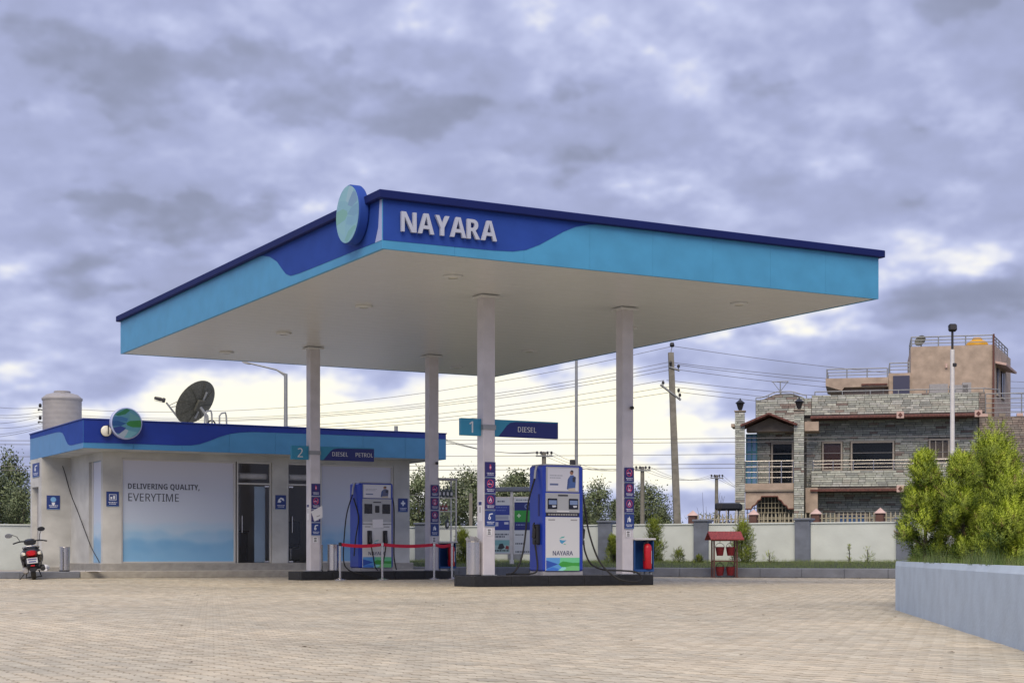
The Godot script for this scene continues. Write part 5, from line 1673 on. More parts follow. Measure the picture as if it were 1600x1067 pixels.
# ---------------------------------------------------------------- shrubs
func shrub(called: String, label: String, at: Vector3, h: float, r: float, seed_no: int, group: String, tone := 1.0, sprays := 900, needle := 0.10, full := 1.0) -> void:
	var rg := RandomNumberGenerator.new()
	rg.seed = seed_no + 500
	var t := thing(called, label, "shrub", at, rg.randf() * TAU, group)
	part(t, "stem", tube([Vector3.ZERO, Vector3(0.02, h * 0.4, 0.01), Vector3(0.0, h * 0.85, -0.02)], 0.03 * minf(1.0, h), 6, 0.008), M.bark)
	var lumps := []
	for i in maxi(4, int(h * 20)):
		var y := rg.randf_range(0.05, 0.88)
		var prof := r * (1.0 - pow(maxf(0.0, y - 0.12) / 0.9, 1.6)) * (0.8 if y < 0.15 else 1.0)
		var a := rg.randf() * TAU
		var q := prof * rg.randf_range(0.3, 0.95)
		lumps.append([Vector3(cos(a) * q, y * h, sin(a) * q), r * full * rg.randf_range(0.22, 0.42), rg.randf_range(-0.22, 0.22)])
	lumps.append([Vector3(0, h * 0.88, 0), r * 0.22, 0.2])
	for l in lumps:
		part(t, "branch", tube([Vector3(0, maxf(0.02, l[0].y - 0.5 * r), 0), l[0]], 0.008, 4, 0.003), M.bark)
	var g := Geo.new()
	for s in sprays:
		var l = lumps[rg.randi() % lumps.size()]
		var o := Vector3(rg.randfn(), rg.randfn(), rg.randfn()).normalized()
		var root: Vector3 = l[0] + o * float(l[1]) * pow(rg.randf(), 0.5) * Vector3(1, 1.65, 1)
		root.y = maxf(root.y, 0.02)
		var out := Vector3(root.x, 0, root.z)
		var dir := (out.normalized() * rg.randf_range(0.0, 0.8) + Vector3.UP * rg.randf_range(0.4, 1.3) + o * 0.6 + Vector3(rg.randfn(), rg.randfn(), rg.randfn()) * 0.25).normalized()
		var length := needle * rg.randf_range(0.55, 1.35) * minf(1.0, 0.4 + r * 1.6)
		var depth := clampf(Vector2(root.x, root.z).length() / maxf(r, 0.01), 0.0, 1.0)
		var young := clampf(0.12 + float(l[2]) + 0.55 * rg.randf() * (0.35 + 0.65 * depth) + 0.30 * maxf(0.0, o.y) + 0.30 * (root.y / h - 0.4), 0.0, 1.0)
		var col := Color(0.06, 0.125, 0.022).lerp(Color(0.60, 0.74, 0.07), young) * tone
		if rg.randf() < 0.025:
			col = Color(0.26, 0.19, 0.08) * tone
		var side := dir.cross(Vector3(rg.randfn(), rg.randfn(), rg.randfn())).normalized()
		for k in 12:
			var f := k / 12.0
			var a := k * 2.39996
			var w := (side.rotated(dir, a) * (1.0 - 0.5 * f) + dir * (0.4 + 0.5 * f)).normalized()
			var p := root + dir * length * f
			var tip := p + w * length * (0.55 - 0.2 * f)
			var e := w.cross(side.rotated(dir, a + 1.0)).normalized() * 0.0036
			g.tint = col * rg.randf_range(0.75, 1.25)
			var n := (w * 0.4 + o + Vector3.UP * 0.5).normalized()
			g.tri(p - e, p + e, tip, n, n, n)
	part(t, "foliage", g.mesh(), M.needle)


func build_planter() -> void:
	var outline := [Vector2(4.55, 18.94), Vector2(2.96, 6.9), Vector2(11.0, 6.9), Vector2(11.0, 24.0), Vector2(5.95, 24.0)]
	var t := thing("raised_planter", "pale blue-grey raised planter wall in the right foreground", "planter", Vector3(4.55, 0, -18.94))
	var mid := Vector2(7.5, 15.0)
	var n := outline.size()
	for i in n:
		var a: Vector2 = outline[i]
		var b: Vector2 = outline[(i + 1) % n]
		var d := (b - a).normalized()
		var inn := Vector2(d.y, -d.x)
		if inn.dot(mid - a) < 0:
			inn = -inn
		var pa: Vector2 = outline[(i + n - 1) % n]
		var dn: Vector2 = outline[(i + 2) % n]
		var ia: Vector2 = a + (d + (pa - a).normalized()) * 0.16
		var ib: Vector2 = b + (-d + (dn - b).normalized()) * 0.16
		var g := Geo.new()
		var v := func(p: Vector2, y: float) -> Vector3: return Vector3(p.x - 4.55, y, -(p.y - 18.94))
		var bev := 0.055
		var oa: Vector2 = a.lerp(ia, 0.3)
		var ob: Vector2 = b.lerp(ib, 0.3)
		var ctr: Vector3 = v.call((a + b + ia + ib) / 4.0, 0.3)
		var seg := 8
		for k in seg:
			var f0 := float(k) / seg
			var f1 := float(k + 1) / seg
			g.poly([v.call(a.lerp(b, f0), -0.02), v.call(a.lerp(b, f1), -0.02), v.call(a.lerp(b, f1), 0.577 - bev), v.call(a.lerp(b, f0), 0.577 - bev)], ctr)
			g.poly([v.call(a.lerp(b, f0), 0.577 - bev), v.call(a.lerp(b, f1), 0.577 - bev), v.call(oa.lerp(ob, f1), 0.577), v.call(oa.lerp(ob, f0), 0.577)], ctr)
			g.poly([v.call(oa.lerp(ob, f0), 0.577), v.call(oa.lerp(ob, f1), 0.577), v.call(ia.lerp(ib, f1), 0.577), v.call(ia.lerp(ib, f0), 0.577)], ctr)
			g.poly([v.call(ia.lerp(ib, f0), 0.577), v.call(ia.lerp(ib, f1), 0.577), v.call(ia.lerp(ib, f1), 0.40), v.call(ia.lerp(ib, f0), 0.40)], ctr)
		part(t, "wall_side", g.mesh(), M.planter_blue)
	part(t, "soil", joined([[prism(outline.map(func(p): return Vector2(p.x - 4.55, p.y - 18.94) * 0.985 + Vector2(0.03, -0.03)), 0.0, 0.05), Transform3D(Basis(Vector3.RIGHT, -PI / 2), Vector3(0, 0.485, 0))]]), M.soil)
	# grass along the planter's edge
	var spots := []
	for i in 5200:
		var z := rng.randf_range(8.0, 23.5)
		var edge := 4.55 - (18.94 - z) * 0.13206 if z < 18.94 else 4.55 + (z - 18.94) * 0.277
		var x := edge + 0.12 + pow(rng.randf(), 1.5) * 3.0
		spots.append(Vector3(x, 0.53, -z))
	grass_mass("planter_grass", "fresh green grass along the top of the raised planter", spots, 0.12, [Color(0.18, 0.30, 0.05), Color(0.24, 0.36, 0.08), Color(0.30, 0.34, 0.12)])
	spots = []
	for i in 90:
		var z: float = [16.2, 15.6, 13.4, 12.6][i % 4] + rng.randfn() * 0.16
		spots.append(Vector3(4.55 - (18.94 - z) * 0.13206 + rng.randf_range(0.0, 0.14), 0.57, -z))
	grass_mass("edge_weeds", "tufts of longer weeds hanging over the planter's rim", spots, 0.16, [Color(0.12, 0.20, 0.05), Color(0.18, 0.22, 0.08)])
	for e in [
		[5.04, 19.5, 1.44, 0.29, "leftmost feathery yellow-green shrub in the raised planter, slim and pointed", 1],
		[5.42, 19.2, 1.38, 0.30, "second feathery shrub from the left in the planter, with a pointed tip", 2],
		[6.02, 19.9, 1.62, 0.50, "tallest and broadest feathery shrub in the planter, behind the others", 3],
		[5.72, 18.3, 0.98, 0.42, "lower bright feathery shrub in front of the tallest one", 4],
		[6.30, 18.7, 1.26, 0.42, "feathery shrub at the photo's right edge in the planter", 5],
		[6.85, 20.2, 1.5, 0.5, "farthest right feathery shrub, mostly beyond the frame", 6]]:
		shrub("feathery_shrub", e[4], Vector3(e[0], 0.53, -e[1]), e[2], e[3], e[5], "feathery shrubs in the planter", 1.0, int(4200 * e[2] * e[3] / 0.6) + 1300)


# ---------------------------------------------------------------- trees
func tree_mesh(seed_no: int, h: float, r: float) -> Array:
	var rg := RandomNumberGenerator.new()
	rg.seed = seed_no
	var g := Geo.new()
	var limbs := Geo.new()
	limbs.add(tube([Vector3.ZERO, Vector3(0.1, h * 0.35, 0), Vector3(-0.05, h * 0.7, 0.05), Vector3(0.0, h * 0.95, 0)], 0.09, 6, 0.02))
	for i in 26:
		var f := rg.randf_range(0.14, 0.97)
		var a := rg.randf() * TAU
		var reach := r * sin(clampf(f, 0.12, 0.98) * PI * 0.86 + 0.35) * rg.randf_range(0.45, 1.0)
		var c := Vector3(cos(a) * reach, f * h, sin(a) * reach)
		var root := Vector3(0, maxf(0.2, f * h - reach * 0.8), 0)
		limbs.add(tube([root, root.lerp(c, 0.5) + Vector3(0, 0.08, 0), c], 0.045, 4, 0.012))
		var cr := r * rg.randf_range(0.36, 0.56)
		var tone := rg.randf_range(0.75, 1.25)
		for k in 330:
			var o := Vector3(rg.randfn(), rg.randfn() * 0.9, rg.randfn()) * 0.5
			var p := c + o * cr
			var d := Vector3(rg.randfn(), rg.randfn() - 0.5, rg.randfn()).normalized()
			var s := d.cross(Vector3(rg.randfn(), rg.randfn(), rg.randfn())).normalized()
			var ll := rg.randf_range(0.10, 0.20)
			g.tint = Color(0.10, 0.145, 0.065).lerp(Color(0.21, 0.25, 0.14), rg.randf()) * tone
			var n := (o.normalized() + Vector3.UP * 0.4).normalized()
			g.tri(p - d * ll * 0.5, p + s * ll * 0.3, p + d * ll * 0.5, n, n, n)
			g.tri(p - d * ll * 0.5, p - s * ll * 0.3, p + d * ll * 0.5, n, n, n)
	return [g.mesh(), limbs.mesh()]


func build_trees() -> void:
	var kinds := [tree_mesh(1, 6.0, 1.5), tree_mesh(2, 6.0, 1.9), tree_mesh(3, 6.0, 1.2)]
	var where := [
		[14, 706, 78, 0, 0.75, "tall dark pointed tree at the photo's left edge above the scooter"], [36, 762, 66, 1, 0.8, "lower pale-leaved tree just left of the kiosk wall"], [-6, 742, 70, 1, 1.0, "leafy tree cut off by the photo's left edge"],
		[655, 734, 95, 0, 1.0, "grey-green tree between the kiosk's right end and the far right column"], [712, 752, 96, 1, 0.9, "tree behind the glass oil display"], [738, 738, 100, 1, 1.0, "tree left of the front column, behind the pale post"],
		[808, 733, 98, 2, 1.2, "tree crown above the information board's blue bar"], [786, 752, 94, 1, 0.8, "lower tree behind the information board's left panel"], [836, 770, 96, 1, 0.8, "tree mostly hidden behind the near dispenser"],
		[934, 752, 96, 0, 1.0, "pointed tree right of the near dispenser"], [912, 785, 92, 1, 0.7, "small tree at the near dispenser's right shoulder"], [962, 776, 100, 2, 0.9, "tree half hidden by the right-hand column"],
		[1016, 760, 92, 1, 1.05, "broad round tree behind the conical bush, right of the right-hand column"], [996, 772, 96, 0, 0.9, "tree just right of the column behind a concrete pole"], [1033, 790, 90, 2, 0.9, "low tree at the broad tree's right side"], [612, 790, 100, 1, 1.0, "tree behind the kiosk's right end"]]
	for e in where:
		var z: float = e[2]
		var top: float = 0.66 + (866.0 - e[1]) * z / 2497.0
		var t := thing("eucalyptus_tree", e[5], "tree", Vector3((e[0] - 800.0) * z / 2497.0, 0, -z), e[0] * 0.7, "trees beyond the boundary wall")
		var k: float = top / 6.1
		t.scale = Vector3(k * e[4], k, k * e[4])
		part(t, "crown", kinds[e[3]][0], M.leaf)
		part(t, "trunk", kinds[e[3]][1], M.pale_bark)
	# bare twiggy bush over the wall
	var rg := RandomNumberGenerator.new()
	rg.seed = 77
	var t := thing("bare_bush", "thin bare-twigged bush rising over the wall left of the house", "shrub", Vector3(6.9, 0.5, -56.0))
	for i in 16:
		var a := rg.randf() * TAU
		var hh := rg.randf_range(1.2, 2.5)
		part(t, "twig", tube([Vector3(cos(a) * 0.1, 0, sin(a) * 0.1), Vector3(cos(a) * 0.25, hh * 0.5, sin(a) * 0.2), Vector3(cos(a) * rg.randf_range(0.3, 0.7), hh, sin(a) * 0.4)], 0.014, 4, 0.004), M.bark)
	var lf := Geo.new()
	for k in 700:
		var p := Vector3(rg.randfn() * 0.42, 0.4 + rg.randf() * 1.2, rg.randfn() * 0.3)
		var d := Vector3(rg.randfn(), rg.randfn(), rg.randfn()).normalized() * 0.05
		lf.tint = Color(0.15, 0.15, 0.07).lerp(Color(0.09, 0.14, 0.04), rg.randf())
		lf.tri(p - d, p + d, p + d.cross(Vector3(0.3, 0.8, 0.5)) * 0.6 + Vector3(0, 0.03, 0), Vector3.UP, Vector3.UP, Vector3.UP)
	part(t, "leaves", lf.mesh(), M.leaf)


# ---------------------------------------------------------------- poles and wires
func px(x: float, y: float, z: float) -> Vector3:       # a point at a given distance, from where the photo shows it
	return Vector3((x - 800.0) * z / 2497.0, EYE + (866.0 - y) * z / 2497.0, -z)


func wire(label: String, a: Vector3, b: Vector3, sag: float, r := 0.010) -> void:
	var p := []
	for i in 17:
		var f := i / 16.0
		p.append(a.lerp(b, f) - Vector3(0, 4.0 * sag * f * (1.0 - f), 0))
	single("overhead_wire", tube(p, r, 4), M.wire, label, "wire", Vector3.ZERO, 0, "overhead wires")


func pin_insulator(parent: Node3D, at: Vector3) -> void:
	part(parent, "insulator", lathe([[0.0, 0.0], [0.015, 0.0], [0.015, 0.06], [0.06, 0.07], [0.05, 0.10], [0.065, 0.12], [0.05, 0.15], [0.04, 0.19], [0.0, 0.20]], 10, true), M.dark_metal, at)


func build_poles() -> void:
	# the big leaning concrete pole
	var base := Vector3(6.80, -0.05, -65.0)
	var top := px(1048.5, 551, 65.0)
	var t := thing("utility_pole", "tall leaning concrete utility pole left of the house", "utility pole", base)
	var g := Geo.new()
	var d := top - base
	var lo := [Vector3(-0.15, 0, 0.17), Vector3(0.15, 0, 0.17), Vector3(0.15, 0, -0.17), Vector3(-0.15, 0, -0.17)]
	for i in 4:
		var j := (i + 1) % 4
		g.poly([lo[i], lo[j], d + (lo[j] as Vector3) * 0.72, d + (lo[i] as Vector3) * 0.72], d * 0.5)
	g.poly([d + (lo[0] as Vector3) * 0.72, d + (lo[1] as Vector3) * 0.72, d + (lo[2] as Vector3) * 0.72, d + (lo[3] as Vector3) * 0.72], d * 0.5)
	part(t, "shaft", g.mesh(), M.pole_concrete)
	var ins := []
	var arm := func(y: float, l: float, r: float, tilt: float) -> void:
		var c := d * (y / d.y)
		part(t, "cross_arm", tube([c + Vector3(l, tilt * -l, 0.14), c + Vector3(r, tilt * -r, 0.14)], 0.045, 4), M.galvanised)
	arm.call(8.28, -0.12, 0.32, 0.35)
	arm.call(7.22, -0.50, 0.33, 0.75)
	part(t, "top_spike", tube([d, d + Vector3(0.05, 0.24, 0)], 0.018, 5), M.galvanised)
	part(t, "top_insulator", lathe([[0.0, 0.0], [0.08, 0.02], [0.10, 0.10], [0.07, 0.19], [0.0, 0.2]], 12, true), M.dark_metal, d + Vector3(0.05, 0.22, 0))
	for e in [Vector3(0.27, 8.22, 0.16), Vector3(-0.05, 8.35, 0.2), Vector3(-0.38, 7.55, 0.16), Vector3(0.28, 7.05, 0.16), Vector3(0.24, 7.25, 0.16)]:
		pin_insulator(t, Vector3(d.x * e.y / d.y + e.x, e.y, e.z))
	# the pole behind the water tank
	var lp := Vector3(-24.78, 0, -85.0)
	var q := thing("utility_pole", "concrete pole hidden behind the kiosk's water tank, only its insulators showing", "utility pole", lp)
	part(q, "shaft", cyl(0.16, 8.8, 10, 0.0, 0.10), M.pole_concrete)
	for y in [7.62, 8.28]:
		part(q, "cross_arm", tube([Vector3(0.0, y, 0.1), Vector3(-0.42, y + 0.10, 0.1)], 0.04, 4), M.galvanised)
		part(q, "insulator", lathe([[0.0, 0.0], [0.07, 0.03], [0.085, 0.12], [0.06, 0.2], [0.0, 0.22]], 10, true), M.dark_metal, Vector3(-0.32, y + 0.18, 0.1))
		part(q, "insulator", lathe([[0.0, 0.0], [0.05, 0.02], [0.06, 0.06], [0.0, 0.12]], 10, true), M.dark_metal, Vector3(-0.40, y + 0.0, 0.1))
	var from := [px(1050, 541, 65), px(1044, 566, 65), px(1056, 570, 65), px(1052, 577, 65), px(1038, 594, 65), px(1046, 604, 65), px(1054, 612, 65)]
	var left := [px(66, 636, 85), px(60, 644, 85), px(70, 648, 85), px(64, 650, 85), px(58, 662, 85), px(70, 664, 85), px(64, 668, 85)]
	var ord := ["topmost", "second highest", "third highest", "fourth highest", "fifth highest", "sixth highest", "lowest"]
	for i in 7:
		wire("%s of the seven wires running left from the leaning pole under the canopy" % ord[i], from[i], left[i], 1.15 - 0.05 * i)
		wire("%s of the seven wires running right from the leaning pole behind the house" % ord[i], from[i] + Vector3(0.1, 0, 0), px(1632, 598 + i * 9.0, 80), 0.25)
		wire("%s of the seven wires leaving the photo at the left edge" % ord[i], left[i], px(-60, 626 + i * 9.5 + (6 if i % 2 else 0), 78), 0.2)
	# long low wires along the lane
	for i in 5:
		var y: float = [686, 692, 711, 726, 732.5][i]
		wire("%s of five level wires crossing the view behind the boundary wall" % ["highest", "second", "middle", "fourth", "lowest"][i], px(-80, y + 2, 60), px(1700, y - 8, 58.5), 0.10, 0.010)
	# small concrete poles far off
	var caps := []
	var n := 0
	for e in [[850, 706, 75, "small far pole with cross arm above the near dispenser"], [1004, 729, 82, "small far pole with cross arm right of the right-hand column"], [1120, 742, 98, "farthest small pole with cross arm left of the house"]]:
		var p := px(e[0], e[1], e[2])
		var o := thing("far_pole", e[3], "utility pole", Vector3(p.x, 0, p.z), 0.1, "small poles in the fields")
		part(o, "shaft", cyl(0.14, p.y, 8, 0.0, 0.10), M.pole_concrete)
		part(o, "cross_arm", box(0.80, 0.07, 0.07), M.galvanised, Vector3(0, p.y - 0.20, 0.12))
		for x in [-0.34, -0.15, 0.15, 0.34]:
			pin_insulator(o, Vector3(x, p.y - 0.17, 0.12))
		caps.append(p)
		n += 1
	for k in 3:
		var off := Vector3(-0.34 + 0.34 * k, 0.0, 0.12)
		var w: String = ["left", "middle", "right"][k]
		wire("%s wire from the kiosk side down to the pole above the dispenser" % w, px(690, 684 + 2.0 * k, 62), caps[0] + off, 0.25, 0.009)
		wire("%s wire between the two nearer small far poles" % w, caps[0] + off, caps[1] + off, 0.5, 0.009)
		wire("%s wire between the two farther small poles" % w, caps[1] + off, caps[2] + off, 0.5, 0.009)
		wire("%s wire from the farthest small pole to the house" % w, caps[2] + off, px(1190, 772 + 4.0 * k, 98), 0.2, 0.009)
	var ps := thing("fence_post", "pale concrete post behind the wall, left of the front column", "post", Vector3(-1.55, 0, -60.0))
	part(ps, "post", box(0.13, 2.95, 0.13, 0.01), M.pole_concrete, Vector3(0, 1.475, 0))
	wire("thin pale wire at the concrete post's top", px(640, 773, 60), px(737, 776, 60), 0.03, 0.010)
	# street lamp behind the kiosk
	var sb := px(446, 584, 75)
	var s := thing("street_lamp", "grey street lamp with long arm behind the kiosk, reaching left under the canopy", "street lamp", Vector3(sb.x, 0, sb.z))
	part(s, "pole", cyl(0.11, sb.y, 12, 0.0, 0.085), M.galvanised)
	part(s, "arm", tube([Vector3(0.02, sb.y - 0.05, 0), Vector3(-0.45, sb.y + 0.20, 0), Vector3(-1.72, sb.y + 0.50, 0)], 0.05, 8, 0.035), M.galvanised)
	part(s, "gusset", prism([Vector2(0.06, -0.35), Vector2(0.06, 0.0), Vector2(-0.5, 0.20), Vector2(-0.08, -0.12)], -0.03, 0.03), M.galvanised, Vector3(0, sb.y, 0))
	part(s, "lamp_head", loft([[0.12, 0.20, -0.05, 0.04], [-0.12, 0.20, -0.05, 0.04]], 10), M.grey_plastic, Vector3(-1.85, sb.y + 0.52, 0), Vector3(0, 0, -14))
	# mast behind the near dispenser
	var m := thing("light_mast", "slender grey light mast rising behind the near dispenser to the canopy edge", "light mast", Vector3(2.50, 0, -62.0))
	part(m, "pole", cyl(0.075, 9.6, 12, 0.0, 0.05), M.galvanised)
	part(m, "junction_box", box(0.2, 0.26, 0.14, 0.02), M.dark_metal, Vector3(-0.16, 4.2, 0.05))
	part(m, "lamp_head", box(0.5, 0.14, 0.25, 0.03), M.dark_metal, Vector3(0, 9.62, 0))
	# floodlight mast before the house
	var fb := px(1489, 546, 46.5)
	var f := thing("floodlight_mast", "white floodlight mast with black lamp before the neighbouring house", "light mast", Vector3(fb.x, 0.3, fb.z))
	part(f, "pole", cyl(0.075, fb.y - 0.3, 14, 0.0, 0.06), M.white_paint)
	part(f, "extension", cyl(0.035, 0.52, 10), M.dark_metal, Vector3(0, fb.y - 0.3, 0))
	var hd := part(f, "lamp_head", box(0.24, 0.22, 0.16, 0.04), M.black_plastic, Vector3(0, fb.y + 0.33, 0.02), Vector3(-12, 0, 0))
	part(hd, "lamp_glass", box(0.18, 0.16, 0.01, 0.003), M.dark_screen, Vector3(0, 0, 0.083))
	part(f, "clamp", box(0.12, 0.10, 0.14, 0.01), M.dark_metal, Vector3(0.05, fb.y - 0.75, 0))


# ---------------------------------------------------------------- the neighbour's house
func hp(a: float, b: float, y := 0.0) -> Vector3:        # along its front, back from it
	return Vector3(12.69 + 0.9765 * a + 0.2155 * b, y, -(67.7 - 0.2155 * a + 0.9765 * b))


func bricks(a0: float, a1: float, y0: float, y1: float, b: float, holes: Array, brown := 0.0, top = null, bl := 0.36) -> void:
	var bh := 0.094
	var row := 0
	var y := y0
	while y < y1 - 0.03:
		var h := minf(bh, y1 - y)
		var a := a0 - (bl * 0.5 if row % 2 else 0.0) * rng.randf_range(0.6, 1.3)
		while a < a1:
			var l := bl * rng.randf_range(0.7, 1.45)
			var s := maxf(a, a0)
			var e := minf(a + l, a1)
			if a1 - e < 0.09:
				e = a1
			a = e
			if e - s < 0.03:
				continue
			var pieces := [[s, e]]
			for ho in holes:
				if y + h * 0.5 > ho[2] and y + h * 0.5 < ho[3]:
					var kept := []
					for p in pieces:
						if p[1] <= ho[0] or p[0] >= ho[1]:
							kept.append(p)
						else:
							if p[0] < ho[0]: kept.append([p[0], ho[0]])
							if p[1] > ho[1]: kept.append([ho[1], p[1]])
					pieces = kept
			for p in pieces:
				if p[1] - p[0] < 0.04:
					continue
				var mid: float = (p[0] + p[1]) / 2
				if top != null and y + h > top.call(mid):
					continue
				var out := rng.randf_range(0.0, 0.02)
				var tone := rng.randi() % 6
				var w: float = p[1] - p[0] - 0.014
				house_bricks.append([w * h, Transform3D(Basis.from_scale(Vector3(w, h - 0.016, 0.06)), Vector3(mid, y + h / 2, -b + out)), tone + (6 if rng.randf() < brown else 0)])
		y += bh
		row += 1


func railing(t: Node3D, called: String, pts: Array, rails: Array, posts: float, r: float, m: Material) -> void:
	for i in pts.size() - 1:
		var a: Vector3 = pts[i]
		var b: Vector3 = pts[i + 1]
		for h in rails:
			part(t, called + "_rail", bar(a + Vector3(0, h, 0), b + Vector3(0, h, 0), r if h == rails[0] else r * 0.7, 5), m)
		var n := maxi(1, roundi(a.distance_to(b) / posts))
		for k in n + (1 if i == pts.size() - 2 else 0):
			var p := a.lerp(b, float(k) / n)
			part(t, called + "_post", bar(p, p + Vector3(0, rails[0], 0), r, 5), m)


func house_window(t: Node3D, a0: float, a1: float, y0: float, y1: float, b: float, m: Material, label := "", bars := 0) -> void:
	var w := a1 - a0
	var h := y1 - y0
	var f := part(t, "window", joined([[box(0.07, h, 0.14), Vector3(-w / 2 + 0.035, 0, 0)], [box(0.07, h, 0.14), Vector3(w / 2 - 0.035, 0, 0)], [box(w - 0.14, 0.07, 0.138), Vector3(0, h / 2 - 0.036, 0)], [box(w - 0.14, 0.07, 0.138), Vector3(0, -h / 2 + 0.036, 0)]]), M.window_frame, Vector3((a0 + a1) / 2, (y0 + y1) / 2, -b), Vector3.ZERO, label)
	part(f, "inner_blind", box(w - 0.13, h - 0.13, 0.02), m, Vector3(0, 0, -0.05))
	part(f, "pane", box(w - 0.13, h - 0.13, 0.012), M.mirror_glass if m == M.dark_screen else M.glass, Vector3(0, 0, 0.0))
	for k in bars:
		part(f, "mullion", box(0.045, h - 0.14, 0.05), M.window_frame, Vector3(-w / 2 + w * (k + 1) / (bars + 1.0), 0, 0.02))


func build_house() -> void:
	var t := thing("neighbour_house", "large brick-clad house with balconies, red ledges and rooftop rooms", "house", hp(0, 0), -0.2172)
	var put := func(called: String, m: Material, a0: float, a1: float, y0: float, y1: float, b0: float, b1: float) -> MeshInstance3D:
		return part(t, called, box(a1 - a0, y1 - y0, b1 - b0), m, Vector3((a0 + a1) / 2, (y0 + y1) / 2, -(b0 + b1) / 2))
	put.call("wall", M.mortar, -0.30, 6.83, 0.0, 6.54, 0.16, 8.0)
	put.call("wall", M.mortar, -2.30, -0.302, 0.0, 6.50, 0.16, 6.0)
	put.call("wall", M.mortar, 6.832, 13.5, 0.0, 6.36, 0.02, 8.0)
	put.call("parapet", M.mortar, 0.02, 7.09, 6.52, 7.39, 0.05, 0.22)
	put.call("parapet", M.mortar, -0.30, 0.018, 6.52, 7.28, 0.05, 0.22)
	put.call("balcony_front", M.mortar, 0.02, 6.83, 3.46, 4.15, -0.80, -0.64)
	put.call("balcony_side", M.house_beige, 0.022, 0.16, 3.46, 4.14, -0.638, 0.155)
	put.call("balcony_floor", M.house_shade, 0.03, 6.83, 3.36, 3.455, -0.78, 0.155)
	# curved parapet over the porch
	var crown := func(a: float) -> float:
		var f := clampf((a + 2.34) / 2.3, 0.0, 1.0)
		return 7.25 + 0.24 * smoothstep(0.08, 0.42, f) - 0.20 * smoothstep(0.62, 0.98, f)
	var cp_ := [Vector2(-2.34, 6.3)]
	cp_.append(Vector2(-0.305, 6.3))
	for k in 13:
		var a := lerpf(-0.305, -2.34, k / 12.0)
		cp_.append(Vector2(a, crown.call(a)))
	part(t, "porch_parapet", prism(cp_, -0.22, -0.05), M.mortar)
	bricks(-2.33, -0.30, 6.30, 7.52, 0.035, [], 0.25, crown)
	# brick courses
	var holes := [[0.42, 1.32, 3.4, 5.44], [1.60, 3.46, 3.4, 5.44], [4.80, 5.70, 4.5, 5.50]]
	bricks(-0.20, 6.83, 3.47, 6.34, 0.15, holes, 0.06)
	bricks(-0.20, 6.83, 1.30, 3.34, 0.15, [[1.0, 2.4, 1.2, 2.42]], 0.12)
	bricks(-2.28, -0.35, 3.60, 6.28, 0.15, [[-1.72, -0.70, 3.4, 5.46]], 0.12)
	bricks(0.02, 6.84, 6.56, 7.385, 0.04, [], 0.04)
	bricks(6.84, 7.08, 6.56, 7.385, 0.04, [], 1.0)
	bricks(-0.29, 0.01, 6.56, 7.27, 0.04, [], 0.2)
	bricks(0.03, 6.83, 3.48, 4.15, -0.81, [], 0.03)
	bricks(6.85, 13.4, 1.4, 6.34, 0.01, [], 1.0, null, 0.30)
	# ledges
	for y in [3.34, 6.38]:
		part(t, "ledge", prism([Vector2(-0.14, 0.16), Vector2(1.10, 0.02), Vector2(1.10, -0.06), Vector2(0.78 if y < 4.0 else -0.14, -0.06), Vector2(-0.14, -0.06)], -6.85, 0.0), M.ledge_red, Vector3(0, y, -0.0), Vector3(0, -90, 0), "red sloping concrete ledge")
		for a in ([3.65, 6.75] if y > 4.0 else [3.65]):
			var orn := part(t, "ledge_ornament", box(0.30, 0.28, 0.06, 0.01), M.cap_pink, Vector3(a, y + 0.02, 1.13))
			part(orn, "diamond", prism([Vector2(0, 0.10), Vector2(0.09, 0), Vector2(0, -0.10), Vector2(-0.09, 0)], 0, 0.02), M.ledge_red, Vector3(0, 0, 0.03))
	for i in 9:
		put.call("wing_cap", M.cap_pink if i % 2 == 0 else M.house_shade, 6.95 + i * 0.7, 7.2 + i * 0.7, 6.36, 6.48, -0.02, 0.2)
	# windows
	house_window(t, 0.45, 1.30, 4.18, 5.42, 0.10, M.curtain_red, "balcony window with dark red curtain")
	house_window(t, 1.64, 3.43, 4.16, 5.42, 0.10, M.dark_screen, "wide reflecting balcony window")
	house_window(t, 4.83, 5.68, 4.62, 5.48, 0.10, M.curtain_brown, "brown shuttered window right of the balcony", 2)
	house_window(t, -1.68, -0.74, 3.62, 5.42, 0.10, M.dark_screen, "dark porch door with glass")
	house_window(t, 1.05, 2.35, 1.3, 2.38, 0.10, mat("blue_cloth", lin(0.07, 0.18, 0.42), 0.7), "ground floor window with blue curtain", 2)
	# porch
	for a in [-3.10, -0.66]:
		put.call("porch_column", M.mortar, a + 0.03, a + 0.39, 0.0, 6.62, -1.49, -1.13)
		bricks(a, a + 0.42, 0.2, 6.62, -1.50, [], 0.05, null, 0.42)
		put.call("column_cap", M.house_shade, a - 0.02, a + 0.44, 6.625, 6.68, -1.54, -1.10)
		var o := thing("porch_lantern", "black lantern on top of the house's %s porch column" % ("left" if a < -2.0 else "right"), "lantern", hp(a + 0.21, -1.32, 6.68), -0.2172, "lanterns on the porch columns")
		part(o, "base", cyl(0.07, 0.06, 8), M.black_plastic)
		part(o, "glass_body", lathe([[0.09, 0.06], [0.16, 0.30], [0.0, 0.30]], 6), M.dark_metal)
		part(o, "roof", lathe([[0.19, 0.30], [0.20, 0.33], [0.07, 0.44], [0.03, 0.46], [0.03, 0.50], [0.0, 0.54]], 8), M.black_plastic)
	put.call("porch_beam", M.house_beige, -3.26, -3.11, 6.0, 6.13, -1.45, -0.2)
	put.call("porch_beam", M.house_beige, -0.22, 0.35, 5.78, 6.16, -1.46, -0.05)
